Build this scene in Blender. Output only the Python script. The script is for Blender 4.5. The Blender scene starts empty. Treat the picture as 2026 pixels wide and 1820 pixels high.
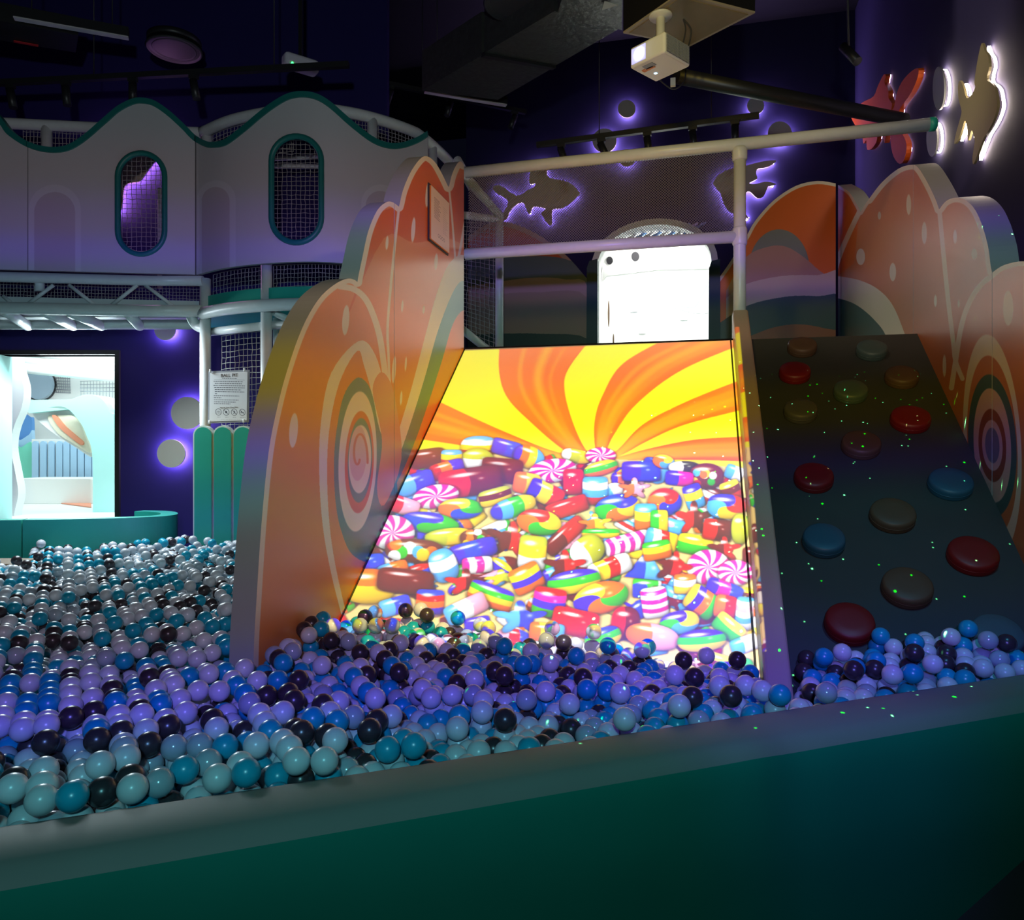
import bpy, bmesh, math, random
import numpy as np
from mathutils import Vector, Matrix
from mathutils.geometry import tessellate_polygon

random.seed(7)
rng = np.random.default_rng(11)
S = bpy.context.scene
COL = S.collection

# ------------------------------------------------------------------ camera
W_PX, H_PX, FPX, HOR = 2026, 1820, 1485.0, 895.0
EYE = 1.23
YAW = math.radians(13.6)
cs, sn = math.cos(YAW), math.sin(YAW)
FW = Vector((-sn, cs, 0)); RT = Vector((cs, sn, 0)); UP = Vector((0, 0, 1))
CAM = Vector((0, 0, EYE))
cam = bpy.data.cameras.new('camera'); camo = bpy.data.objects.new('camera', cam); COL.objects.link(camo)
camo.location = CAM; camo.rotation_euler = (math.pi / 2, 0, YAW)
cam.sensor_width = 36; cam.lens = FPX / W_PX * 36
cam.shift_y = -(H_PX / 2 - HOR) / W_PX
cam.clip_start = 0.05
S.camera = camo

def ray(px, py):
    return FW + RT * ((px - W_PX / 2) / FPX) + UP * ((HOR - py) / FPX)
def PC(px, py, zc): return CAM + ray(px, py) * zc
def PX(px, py, x):
    d = ray(px, py); return CAM + d * (x / d.x)
def PY(px, py, y):
    d = ray(px, py); return CAM + d * (y / d.y)
def PZ(px, py, z):
    d = ray(px, py); return CAM + d * ((z - EYE) / d.z)
def CW(xc, zc, z): return Vector((xc * RT.x + zc * FW.x, xc * RT.y + zc * FW.y, z))
def proj(x, y, z):
    """world -> photograph pixel; works on numpy arrays"""
    xc = x * RT.x + y * RT.y; zc = x * FW.x + y * FW.y
    return W_PX / 2 + FPX * xc / zc, HOR - FPX * (z - EYE) / zc, zc

# ------------------------------------------------------------------ world, exposure
wd = bpy.data.worlds.new('night_room'); S.world = wd; wd.use_nodes = True
wd.node_tree.nodes['Background'].inputs[0].default_value = (0.03, 0.035, 0.09, 1)
wd.node_tree.nodes['Background'].inputs[1].default_value = 0.05
S.view_settings.view_transform = 'Standard'; S.view_settings.look = 'None'
S.view_settings.gamma = 1; S.view_settings.use_curve_mapping = False
S.view_settings.exposure = 0.0
S.cycles.use_denoising = True
S.cycles.max_bounces = 6; S.cycles.diffuse_bounces = 3; S.cycles.glossy_bounces = 3
S.cycles.transmission_bounces = 3; S.cycles.transparent_max_bounces = 8
S.cycles.caustics_reflective = False; S.cycles.caustics_refractive = False
S.cycles.sample_clamp_indirect = 3.0

# slide geometry (metres): surface z = SZ0 + (y - SY0) * SLP
SY0, SZ0, SLP = 2.61, 0.55, 0.78
XL, XR = -1.325, 0.209            # slide left / right edge
DX = 0.29                         # right face of divider = left edge of climbing ramp
XW = 1.125                        # climbing ramp right edge = side wall
YT = 4.27                         # top of the slides
ZT = SZ0 + (YT - SY0) * SLP
YB = 6.3                          # panels at the back of the platform
def PR(px, py, lift=0.0):
    d = ray(px, py); k = SZ0 + lift - SY0 * SLP
    t = (EYE - k) / (SLP * d.y - d.z); return CAM + d * t

# ------------------------------------------------------------------ painted canvases
def lin(c): return tuple(((v / 12.92) if v <= 0.04045 else ((v + 0.055) / 1.055) ** 2.4) for v in c)
def hexc(r, g, b): return (r / 255, g / 255, b / 255)
def L(r, g, b): return lin(hexc(r, g, b)) + (1,)

class Canvas:
    def __init__(s, PXa, PYa, base):
        s.X, s.Y = PXa, PYa
        s.img = np.empty(PXa.shape + (3,), np.float32); s.img[:] = base
    def put(s, m, col):
        m = np.clip(m, 0, 1)[..., None]; s.img = s.img * (1 - m) + np.asarray(col, np.float32) * m
    def ell(s, cx, cy, rx, ry, rot=0, soft=0.8):
        c, n = math.cos(math.radians(rot)), math.sin(math.radians(rot))
        dx, dy = s.X - cx, s.Y - cy
        u, v = (dx * c + dy * n) / rx, (-dx * n + dy * c) / ry
        r = np.sqrt(u * u + v * v); return np.clip((1 - r) * min(rx, ry) / soft + .5, 0, 1)
    def poly(s, pts):
        inside = np.zeros(s.X.shape, bool); n = len(pts)
        for i in range(n):
            (x1, y1), (x2, y2) = pts[i], pts[(i + 1) % n]
            if y1 == y2: continue
            c = ((y1 > s.Y) != (y2 > s.Y)) & (s.X < (x2 - x1) * (s.Y - y1) / (y2 - y1) + x1)
            inside ^= c
        return inside.astype(np.float32)
    def line(s, pts, w):
        d = np.full(s.X.shape, 1e9, np.float32)
        for (x1, y1), (x2, y2) in zip(pts[:-1], pts[1:]):
            vx, vy = x2 - x1, y2 - y1; q = vx * vx + vy * vy + 1e-9
            t = np.clip(((s.X - x1) * vx + (s.Y - y1) * vy) / q, 0, 1)
            d = np.minimum(d, np.hypot(s.X - x1 - t * vx, s.Y - y1 - t * vy))
        return np.clip(w - d + .5, 0, 1)
    def image(s, name):
        h, w = s.X.shape
        im = bpy.data.images.new(name, w, h); a = np.ones((h, w, 4), np.float32)
        a[..., :3] = np.clip(s.img, 0, 1)
        im.pixels.foreach_set(a[::-1].ravel()); im.update(); im.pack(); return im

def smooth(pts, n=6, closed=False):
    P = [np.array(p, float) for p in pts]; out = []
    m = len(P); rngi = range(m if closed else m - 1)
    for i in rngi:
        if closed: a, b, c, d = P[i - 1], P[i], P[(i + 1) % m], P[(i + 2) % m]
        else: a, b, c, d = P[max(i - 1, 0)], P[i], P[i + 1], P[min(i + 2, m - 1)]
        for k in range(n):
            t = k / n
            out.append(tuple(.5 * (2 * b + (c - a) * t + (2 * a - 5 * b + 4 * c - d) * t * t + (3 * b - a - 3 * c + d) * t ** 3)))
    if not closed: out.append(tuple(P[-1]))
    return out

# ------------------------------------------------------------------ the projected picture (a slide image, thrown by a real lamp)
GX0, GY0, GX1, GY1 = 600.0, 640.0, 1580.0, 1340.0
def projected_picture():
    k = 1.5
    w, h = int((GX1 - GX0) * k), int((GY1 - GY0) * k)
    gx, gy = np.meshgrid(GX0 + (np.arange(w) + .5) / k, GY0 + (np.arange(h) + .5) / k)
    cv = Canvas(gx.astype(np.float32), gy.astype(np.float32), hexc(250, 246, 0))
    hh = lambda x, y: (660 + x / 2.251, 640 + y / 2.251)
    cen = hh(1190, 600)
    r = np.hypot(cv.X - cen[0], cv.Y - cen[1])
    cv.put(np.clip(1 - r / 420, 0, 1) * .35, hexc(255, 226, 0))
    rays = [
        ([(745, 60), (738, 200), (770, 320), (870, 430), (1040, 570), (1180, 610)], [(1150, 60), (1045, 200), (1026, 290), (1060, 430), (1120, 560), (1185, 610)]),
        ([(1500, 60), (1290, 180), (1200, 320), (1165, 430), (1165, 540), (1186, 610)], [(1900, 60), (1560, 200), (1350, 355), (1250, 490), (1215, 560), (1192, 610)]),
        ([(1960, 200), (1790, 262), (1560, 355), (1380, 450), (1270, 560), (1195, 612)], [(1960, 345), (1800, 387), (1560, 450), (1400, 520), (1290, 580), (1200, 615)]),
        ([(1960, 490), (1810, 505), (1600, 520), (1400, 560), (1290, 590), (1200, 615)], [(1960, 625), (1810, 612), (1600, 606), (1400, 606), (1290, 610), (1200, 620)]),
        ([(300, 270), (480, 355), (640, 430), (800, 500), (980, 570), (1180, 612)], [(300, 500), (400, 515), (600, 545), (800, 575), (980, 600), (1180, 620)]),
        ([(300, 610), (420, 590), (600, 590), (800, 596), (980, 604), (1180, 616)], [(300, 700), (420, 660), (600, 630), (800, 618), (980, 614), (1180, 622)]),
    ]
    for a, b in rays:
        A = smooth([hh(*p) for p in a], 8); B = smooth([hh(*p) for p in b], 8)
        cv.put(cv.poly(A + B[::-1]), hexc(240, 112, 20))
        cv.put(cv.line(A, 1.4) * .5, hexc(190, 70, 10)); cv.put(cv.line(B, 1.4) * .5, hexc(190, 70, 10))
        for f, wd_, al in ((.30, 4, .30), (.58, 7, .45), (.78, 3, .2)):
            M = [(p[0] * (1 - f) + q[0] * f, p[1] * (1 - f) + q[1] * f) for p, q in zip(A, B)]
            for ww in (wd_ * 1.6, wd_, wd_ * .5):
                cv.put(cv.line(M, ww) * al * .4, hexc(255, 214, 30))
    # heap of sweets
    Pu, Bl, Lb, Re, DR, Ye, Or, Gr, Wh, Ma, Ol, Pk, Br = [hexc(*c) for c in (
        (84, 62, 214), (60, 90, 235), (110, 190, 250), (206, 16, 8), (112, 10, 4), (255, 216, 20), (248, 132, 20), (60, 190, 50),
        (255, 255, 255), (228, 50, 170), (196, 200, 60), (255, 190, 210), (120, 50, 16))]
    def win(cx, cy, R):
        x0 = max(int((cx - R - GX0) * k), 0); x1 = min(int((cx + R - GX0) * k), w)
        y0 = max(int((cy - R - GY0) * k), 0); y1 = min(int((cy + R - GY0) * k), h)
        return (slice(y0, y1), slice(x0, x1)) if x1 > x0 + 1 and y1 > y0 + 1 else None
    def blob(cx, cy, ww, hh_, ang, cols, n=3.0, vert=False, kind='stripe'):
        cx, cy = hh(cx, cy); rx, ry = ww / 4.3, hh_ / 4.3
        if n >= 3: n = n * 1.7
        sl = win(cx, cy, max(rx, ry) * 1.5)
        if sl is None: return
        X, Y = cv.X[sl] - cx, cv.Y[sl] - cy
        c, s_ = math.cos(math.radians(ang)), math.sin(math.radians(ang))
        u, v = (X * c + Y * s_) / rx, (-X * s_ + Y * c) / ry
        if kind == 'star':
            a = np.arctan2(v, u); rr = np.hypot(u, v); q = .62 + .38 * np.cos(5 * a + 1.57); q = np.maximum(q, .5)
            r_ = rr / q
        elif kind == 'tri':
            r_ = np.maximum.reduce([v * 1.15 + .1, -v * .55 + u * .95, -v * .55 - u * .95]) / .62
        else:
            r_ = (np.abs(u) ** n + np.abs(v) ** n) ** (1 / n)
        m = np.clip((1 - r_) * min(rx, ry) / 1.0 + .5, 0, 1)
        col = np.empty(X.shape + (3,), np.float32)
        if kind == 'mint':
            a = np.arctan2(v, u); rr = np.hypot(u, v)
            q = np.sin(9 * (a + .55 * rr)); t = np.clip(q * 3 + .5, 0, 1)[..., None]
            col[:] = np.array(Wh) * (1 - t) + np.array(Ma) * t
        elif kind == 'ring':
            a = (np.arctan2(v, u) / (2 * math.pi) + .5) * len(cols) + np.hypot(u, v) * .8
            idx = a.astype(int) % len(cols)
            col[:] = np.array(cols, np.float32)[idx]
        else:
            t = (v if vert else u) * .5 + .5 + .08 * (u * u if vert else v * v)
            idx = np.clip((t * len(cols)).astype(int), 0, len(cols) - 1)
            col[:] = np.array(cols, np.float32)[idx]
        if kind == 'choc':
            col[:] = Br
            for j in range(9):
                ax, ay = random.uniform(-.75, .75), random.uniform(-.7, .7)
                d = np.clip((.22 - np.hypot(u - ax, (v - ay) * ry / rx)) * rx / 1.2 + .5, 0, 1)[..., None]
                col = col * (1 - d) + np.array([Ye, Wh, Or, Gr, Re, Lb][j % 6]) * d
        lo = np.clip(.5 + .5 * (v * .8 + u * .25), 0, 1)
        col = col * (1.12 - .42 * lo ** 2 - .22 * np.clip(r_, 0, 1) ** 6)[..., None]
        hl = np.clip(1.5 * np.exp(-(((u + .2) / .5) ** 2 + ((v + .55) / .17) ** 2)) - .25, 0, 1) * .92
        hl = np.maximum(hl, np.exp(-(((u - .35) / .1) ** 2 + ((v + .15) / .1) ** 2)) * .6)
        if kind != 'mint': col = col * (1 - hl[..., None]) + hl[..., None]
        m = m[..., None]
        # a soft dark rim under each sweet, part of the slide picture
        sh = np.clip(1 - np.abs(r_ - 1.0) * 6, 0, 1)[..., None] * (.35 + .65 * lo[..., None]) * .6
        cv.img[sl] = cv.img[sl] * (1 - sh)
        cv.img[sl] = cv.img[sl] * (1 - m) + np.clip(col, 0, 1) * m
    top = [(300, 640), (420, 600), (560, 560), (700, 545), (860, 580), (1000, 610), (1140, 590), (1260, 605), (1420, 610), (1600, 625), (1800, 640), (2100, 650)]
    tp = smooth([hh(*p) for p in top], 6)
    cv.put(cv.poly(tp + [(GX1 + 50, GY1 + 50), (GX0 - 50, GY1 + 50)]), hexc(238, 214, 150))
    pal = [Pu, Bl, Lb, Re, DR, DR, Or, Gr, Wh, Wh, Pk, Lb, Pu, Ye]
    fill = []
    for i in range(300):
        x = random.uniform(-120, 2060); y = random.uniform(620, 1560)
        fill.append((y, x))
    for y, x in sorted(fill):
        blob(x, y, random.uniform(80, 150), random.uniform(50, 85), random.uniform(-40, 40), random.sample(pal, random.choice((1, 2, 3, 3))), random.choice((2.2, 3, 5)), random.random() < .5,
             random.choice(('stripe', 'stripe', 'stripe', 'ring', 'star')))
    S_ = [
     (650,545,160,85,0,[Lb,Wh,Ye,Re],2.4,1,''),(770,555,125,70,15,[Pu,Bl],4,0,''),(640,605,140,95,0,[Ol,Wh],2,1,''),(870,595,135,95,20,[Pu,Or,Ye,Lb],2.2,0,''),
     (420,600,150,80,-8,[DR],3,0,''),(525,598,90,70,0,[Lb,Ye,Re],3,1,''),(1080,590,125,60,12,[Wh,Ol,Ye],2.4,0,''),(1190,588,130,70,0,[],2,0,'mint'),
     (505,650,150,70,-15,[Re,Or,Pu],3,0,''),(750,655,175,105,5,[DR],4,0,''),(975,655,205,100,-8,[],2,0,'mint'),(610,705,270,120,-8,[Re,DR],4,0,''),
     (1190,645,150,62,-15,[Ye,Gr,Or],2.3,1,''),(1068,705,88,110,0,[Re],3.5,0,''),(1370,658,165,85,0,[Pu,Bl],4,0,''),(1470,615,95,60,10,[Or,Ye,Lb],2,0,'ring'),
     (1560,640,130,52,0,[Wh,hexc(60,70,40)],2.4,0,''),(1660,680,150,110,0,[],2.1,0,'choc'),(1785,665,80,62,20,[Lb,Wh],3,0,''),(365,712,165,85,-18,[Lb,Bl],4,0,''),
     (455,770,200,100,-10,[],2,0,'mint'),(310,812,140,75,18,[Re,Pk],3,0,''),(565,825,190,90,0,[Or,Ye,Gr,Bl],2,0,'ring'),(720,770,140,70,-15,[Ol,DR,Ye],3,1,''),
     (860,712,115,92,10,[Or,Ye],3,0,''),(945,757,155,90,25,[Pu,Ye,Re],4,0,''),(1165,745,108,120,0,[Lb,Wh,Lb,Re],4,1,''),(800,818,200,85,-18,[Pu,Lb,Gr,Ye],2.4,0,''),
     (1040,820,180,72,-18,[Re],5,0,''),(1265,820,195,115,-8,[Gr,Bl,Pu,Ye,Or],2,0,'ring'),(1340,735,140,95,0,[Or,Pk],2.5,0,'star'),(1475,795,145,118,0,[Or,Re,Pu],2,0,'ring'),
     (1540,690,120,62,5,[Pu,Ma],3,0,''),(1605,770,80,105,-18,[Pu,Ye,Lb],4,1,''),(1770,745,85,85,-20,[Ye,DR,Re],4,1,''),(1605,868,165,150,0,[Re,DR],2,0,'star'),
     (1750,815,165,105,5,[Lb,Pu,Re,Ye],2.6,0,'ring'),(430,888,250,90,8,[Bl,Pu,Gr,Gr],2,0,'ring'),(262,932,190,150,0,[],2,0,'mint'),(510,950,200,72,-6,[Ol,Ye],2.6,0,''),
     (360,1012,250,100,2,[],2.4,0,'choc'),(640,955,150,75,0,[],2.2,0,'choc'),(790,965,230,165,10,[DR,Re],2,0,'star'),(915,885,190,110,8,[Or,Re,Ye,Gr],2,0,'ring'),
     (620,1012,210,85,-15,[Pu,Bl,Pu],3,0,''),(1030,945,205,72,-42,[DR,Re],3,0,''),(1165,890,150,85,-4,[Or,Ye],4,0,'star'),(1190,935,160,40,0,[Gr,Ye],3,1,''),
     (1390,862,95,115,0,[Lb,Ye,Or],4,1,''),(1450,885,75,105,0,[Gr,Ye],4,0,''),(1310,978,200,80,-15,[Wh,Ma,Wh,Ma,Wh,Ma,Wh,Ma,Wh],3.5,0,''),(1460,965,140,85,15,[Lb,Wh,Re,Ye],4,0,''),
     (885,1020,118,145,6,[Ol,Ye,Wh],4,1,''),(1130,1012,150,125,-35,[Wh,Ol],2.4,0,''),(1610,985,150,85,10,[Ye,Gr],3,1,''),(1710,920,125,90,8,[Re,DR],4,0,''),
     (1810,915,75,130,0,[Ol],2.3,0,''),(1740,1005,150,110,0,[DR,Re],2,0,'star'),(1670,1085,185,150,0,[],2,0,'mint'),(1030,1080,190,140,0,[DR,Re],2,0,'star'),
     (490,1078,120,145,-20,[Lb,Wh,Lb],2.6,1,''),(160,1070,130,80,-8,[Pu,Bl],3,0,''),(265,1095,130,62,-15,[Lb,Or],3,0,''),(155,1170,230,150,0,[Or,Ye],2.3,1,''),
     (1390,1098,190,165,6,[Bl,Lb],2,0,'tri'),(1230,1088,190,85,-20,[Wh,Ye,Re,Wh],3,0,''),(1510,1085,170,140,15,[DR,Re],2,0,'star'),(1440,1010,120,80,-10,[Gr,Ye,Or],4,1,''),
     (1790,1110,150,110,0,[],2,0,'mint'),(320,1148,240,105,6,[DR],3,0,''),(640,1075,130,70,-5,[Ma,Wh,Ma,Wh],3,0,''),(590,1155,190,120,0,[Re,DR],2,0,'star'),
     (750,1130,160,70,-12,[Ye,Ol],2.5,0,'star'),(860,1135,135,115,-25,[Or,Ye,Pu,Or],4,1,''),(1070,1150,230,100,-10,[Pu,Gr,Ye],2.4,1,''),(1565,1160,95,85,0,[Or,Wh,Ye],4,1,''),
     (1740,1190,160,80,20,[Pu,Ma,Bl],3,0,''),(430,1240,120,105,3,[Bl,Re,Or,Pu],4,1,''),(275,1258,135,75,-15,[Lb,Bl],4,0,''),(700,1212,195,95,20,[Pu,Gr,Ye,Or],3,1,''),
     (960,1242,140,125,10,[Re,Ma,Pu,Gr],4,1,''),(590,1270,190,85,-25,[Lb,Wh,Pk],4,0,''),(1190,1222,240,135,-15,[Pu,Ye,Or,Gr,Or],2,0,'ring'),(1430,1242,112,130,-8,[Wh,Ma,Wh,Ma,Wh,Ma,Wh],4,1,''),
     (1640,1240,140,115,35,[Ye,Pu,Or,Gr],3.5,0,''),(1745,1262,95,100,10,[Or,Re],3,0,''),(1830,1290,75,140,5,[Lb,Wh,Pk,Wh,Lb,Wh],4,1,''),(830,1312,240,150,0,[Lb,Bl],2,0,'star'),
     (1540,1332,170,100,-10,[Gr,Pu,Ye,Lb],2.2,0,'ring'),(1075,1332,200,115,12,[Re],4,0,''),(640,1335,110,55,-10,[Pu],3,0,''),(1300,1335,122,142,4,[Re,DR],2.6,0,''),
     (950,1375,150,80,5,[Or,Ye,Lb],4,0,''),(1200,1400,160,85,-18,[Bl,Gr,Ye],2.6,1,''),(1420,1395,230,110,10,[Or,Pk],2.2,0,''),(1760,1355,140,85,40,[Ye,Gr],4,1,''),
     (1640,1412,210,95,-5,[Pu,Gr,Ye],2.2,1,''),(1830,1430,120,70,-20,[Lb,Wh],4,0,''),(1050,1450,150,70,10,[Pk,Wh],3,0,'')]
    for q in S_:
        blob(*q[:5], q[5] or [Wh], q[6], bool(q[7]), q[8] or 'stripe')
    g_ = cv.img.mean(axis=2, keepdims=True); cv.img = np.clip(g_ + (cv.img - g_) * 1.18, 0, 1); cv.img = np.clip((cv.img - .5) * 1.16 + .49, 0, 1)
    # the thrown picture is masked to the slide (keystone mask)
    xr = 1450 + 50 * (cv.Y - 672) / 628 + 12; xl = 918 - .461 * (cv.Y - 690) - 3; yt = 692 - 20 * (cv.X - 918) / 532
    msk = np.clip((xr - cv.X) / 2, 0, 1) * np.clip((cv.X - xl) / 2, 0, 1) * np.clip((cv.Y - yt) / 2, 0, 1)
    cv.img = cv.img * msk[..., None]
    return cv.image('sweets_slide')

def band_lamp(name, loc, target, energy, bands, radius=.06, cone=116):
    """added lamp whose colour changes with the angle above / below its axis"""
    ld = bpy.data.lights.new(name, 'SPOT'); lo = bpy.data.objects.new(name, ld); COL.objects.link(lo)
    lo.location = loc; d = Vector(target) - Vector(loc); lo.rotation_euler = d.to_track_quat('-Z', 'Y').to_euler()
    ld.energy = energy; ld.spot_size = math.radians(cone); ld.spot_blend = .6; ld.shadow_soft_size = radius
    ld.use_nodes = True; nt = ld.node_tree; em = nt.nodes['Emission']
    geo = nt.nodes.new('ShaderNodeNewGeometry')
    f = d.copy(); f.z = 0; f.normalize()
    def dot(v):
        n = nt.nodes.new('ShaderNodeVectorMath'); n.operation = 'DOT_PRODUCT'; n.inputs[1].default_value = v
        nt.links.new(geo.outputs['Incoming'], n.inputs[0]); return n.outputs['Value']
    q = nt.nodes.new('ShaderNodeMath'); q.operation = 'DIVIDE'; nt.links.new(dot((0, 0, 1)), q.inputs[0])
    sep = nt.nodes.new('ShaderNodeMath'); sep.operation = 'ABSOLUTE'; nt.links.new(dot(tuple(f)), sep.inputs[0]); nt.links.new(sep.outputs[0], q.inputs[1])
    mr = nt.nodes.new('ShaderNodeMapRange'); lo_, hi_ = bands[0][0], bands[-1][0]
    mr.inputs[1].default_value = lo_; mr.inputs[2].default_value = hi_
    mul = nt.nodes.new('ShaderNodeMath'); mul.operation = 'MULTIPLY'; mul.inputs[1].default_value = SIGN_I
    nt.links.new(q.outputs[0], mul.inputs[0]); nt.links.new(mul.outputs[0], mr.inputs[0])
    cr = nt.nodes.new('ShaderNodeValToRGB'); cr.color_ramp.interpolation = 'EASE'
    els = cr.color_ramp.elements
    for i, (p, c) in enumerate(bands):
        q_ = (p - lo_) / (hi_ - lo_)
        e = els[0] if i == 0 else els[len(els) - 1] if i == len(bands) - 1 else els.new(q_)
        e.color = tuple(c) + (1,)
    nt.links.new(mr.outputs[0], cr.inputs[0]); nt.links.new(cr.outputs[0], em.inputs[0])
    return lo
SIGN_I = 1.0

def spot(name, loc, target, energy, color, cone=40, blend=.6, radius=.05):
    ld = bpy.data.lights.new(name, 'SPOT'); lo = bpy.data.objects.new(name, ld); COL.objects.link(lo)
    lo.location = loc; lo.rotation_euler = (Vector(target) - Vector(loc)).to_track_quat('-Z', 'Y').to_euler()
    ld.energy = energy; ld.color = color; ld.spot_size = math.radians(cone); ld.spot_blend = blend; ld.shadow_soft_size = radius
    return lo
def area(name, loc, target, energy, color, sx, sy):
    ld = bpy.data.lights.new(name, 'AREA'); lo = bpy.data.objects.new(name, ld); COL.objects.link(lo)
    lo.location = loc; lo.rotation_euler = (Vector(target) - Vector(loc)).to_track_quat('-Z', 'Y').to_euler()
    ld.energy = energy; ld.color = color; ld.shape = 'RECTANGLE'; ld.size = sx; ld.size_y = sy
    return lo

# 1. the slide projector (hangs above and in front of the slide, out of the picture)
LP = Vector((0.15, 0.75, 3.15))
def projector_lamp():
    ld = bpy.data.lights.new('slide_projector', 'SPOT'); lo = bpy.data.objects.new('slide_projector', ld); COL.objects.link(lo)
    lo.location = LP; lo.rotation_euler = (Vector((-.5, 3.3, 1.1)) - LP).to_track_quat('-Z', 'Y').to_euler()
    ld.energy = 700; ld.spot_size = math.radians(80); ld.spot_blend = .02; ld.shadow_soft_size = .003
    ld.use_nodes = True; nt = ld.node_tree; em = nt.nodes['Emission']
    # direction D -> point on the slide plane -> photograph pixel -> canvas uv : a homography in D
    n = np.array([0, -SLP, 1.0]); k = SZ0 - SY0 * SLP          # n.P = k
    lp = np.array(LP)
    t_num = k - n @ lp                                         # P = lp + D * t_num / (n.D)
    M = np.outer(lp - np.array(CAM), n) + np.eye(3) * t_num    # (P - CAM)*(n.D) = M D
    rx = np.array(RT) @ M; fx = np.array(FW) @ M; ux = np.array(UP) @ M
    num_u = (W_PX / 2 - GX0) * fx + FPX * rx
    num_v = (GY1 - HOR) * fx + FPX * ux
    hu, hv, hd = num_u / (GX1 - GX0), num_v / (GY1 - GY0), fx
    sc = 1 / np.abs(hd).max(); hu, hv, hd = hu * sc, hv * sc, hd * sc
    geo = nt.nodes.new('ShaderNodeNewGeometry')
    def dot(v):
        m = nt.nodes.new('ShaderNodeVectorMath'); m.operation = 'DOT_PRODUCT'; m.inputs[1].default_value = tuple(float(q) for q in v)
        nt.links.new(geo.outputs['Incoming'], m.inputs[0]); return m.outputs['Value']
    du, dv, dd = dot(hu), dot(hv), dot(hd)
    cb = nt.nodes.new('ShaderNodeCombineXYZ')
    for s_, i in ((du, 0), (dv, 1)):
        q = nt.nodes.new('ShaderNodeMath'); q.operation = 'DIVIDE'; nt.links.new(s_, q.inputs[0]); nt.links.new(dd, q.inputs[1]); nt.links.new(q.outputs[0], cb.inputs[i])
    tx = nt.nodes.new('ShaderNodeTexImage'); tx.image = projected_picture(); tx.extension = 'CLIP'; tx.interpolation = 'Linear'
    nt.links.new(cb.outputs[0], tx.inputs[0]); nt.links.new(tx.outputs[0], em.inputs[0])
projector_lamp()

# 2. added lamp behind the viewer, standing in for rolling-shutter colour bands
band_lamp('band_fill', (0.1, -0.6, 1.75), (-1.7, 3.3, 1.2), 300, [
    (-.90, (.035, .08, .07)), (-.70, (.04, .085, .085)), (-.60, (.04, .13, .14)), (-.53, (.06, .24, .26)), (-.50, (.08, .24, .34)), (-.455, (.15, .12, .88)), (-.41, (.19, .15, .62)), (-.34, (.26, .20, .28)),
    (-.26, (.26, .26, .26)), (-.215, (.24, .44, .44)), (-.19, (.26, .36, .60)), (-.165, (.36, .26, 1.0)), (-.135, (.44, .30, .42)), (-.10, (.72, .50, .07)), (-.06, (.80, .56, .08)),
    (-.02, (.56, .44, .26)), (.028, (1.0, .76, .56)), (.06, (.30, .52, .52)), (.10, (.36, .56, .74)), (.135, (.62, .44, 1.9)), (.165, (.66, .46, 1.05)), (.22, (.56, .46, .50)),
    (.30, (.42, .47, .49)), (.45, (.36, .46, .46))])
# 3. blue-violet fill, added to tint the balls at the foot of the slides
spot('violet_fill', (.9, 1.0, 3.3), (0.12, 2.28, .5), 120, (.20, .10, 1.0), 27, 1.0, .04)
# 4. added warm fill for projector light bounced onto the right-hand cloud panels
spot('warm_fill', (-.3, 2.2, 3.7), (1.1, 4.2, 2.5), 60, (1.0, .70, .46), 40, .9, .05)
spot('sign_wall_fill', (-1.2, 3.0, 4.6), (1.5, 5.0, 3.5), 170, (1.0, .86, .70), 30, .8, .08)  # added fill to brighten the sign faces on the right wall
spot('warm_fill_fin', (0.5, 2.4, 3.4), (-1.3, 3.5, 2.2), 42, (1.0, .70, .36), 42, .8, .05)  # extra fill put in to warm the left cloud panel
spot('teal_fill', (.75, 1.3, 2.9), (.78, 2.85, .75), 70, (.08, .55, .85), 34, 1.0, .05)  # added fill giving the foot of the climbing ramp a teal tint
# 5. added cool white fill under the left deck, carrying doorway light to far balls
area('deck_fill', CW(-2.7, 4.75, 2.02), CW(-2.2, 4.3, .5), 36, (.80, .93, 1.0), .9, .25)
# 6. lights of the bright rooms behind the two doorways
area('room_light', CW(-3.9, 6.25, 2.6), CW(-3.9, 8.2, 1.0), 55, (.86, 1.0, .98), 2.2, .3)
area('room_ceiling_light', CW(-4.2, 7.8, 2.78), CW(-4.2, 7.8, 0), 38, (.90, 1.0, .98), 1.6, 1.6)
area('doorway_light', CW(-3.55, 6.3, 1.9), CW(-2.9, 4.6, .7), 30, (.75, .97, 1.0), .7, .5)
# 7. booth
area('booth_light', (-.3, 6.45, 2.98), (-.3, 7.6, 2.45), 5, (1.0, .97, .90), .6, .15)
area('booth_inner_light', (-.3, 6.74, 2.98), (-.3, 7.5, 2.2), 20, (1.0, .97, .90), .7, .2)
spot('amber_bounce', (-.3, 2.1, 3.5), (-.1, 4.36, 2.85), 44, (1.0, .74, .12), 64, .7, .05)  # added fill imitating yellow light bounced off the slide onto the rails

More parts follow.
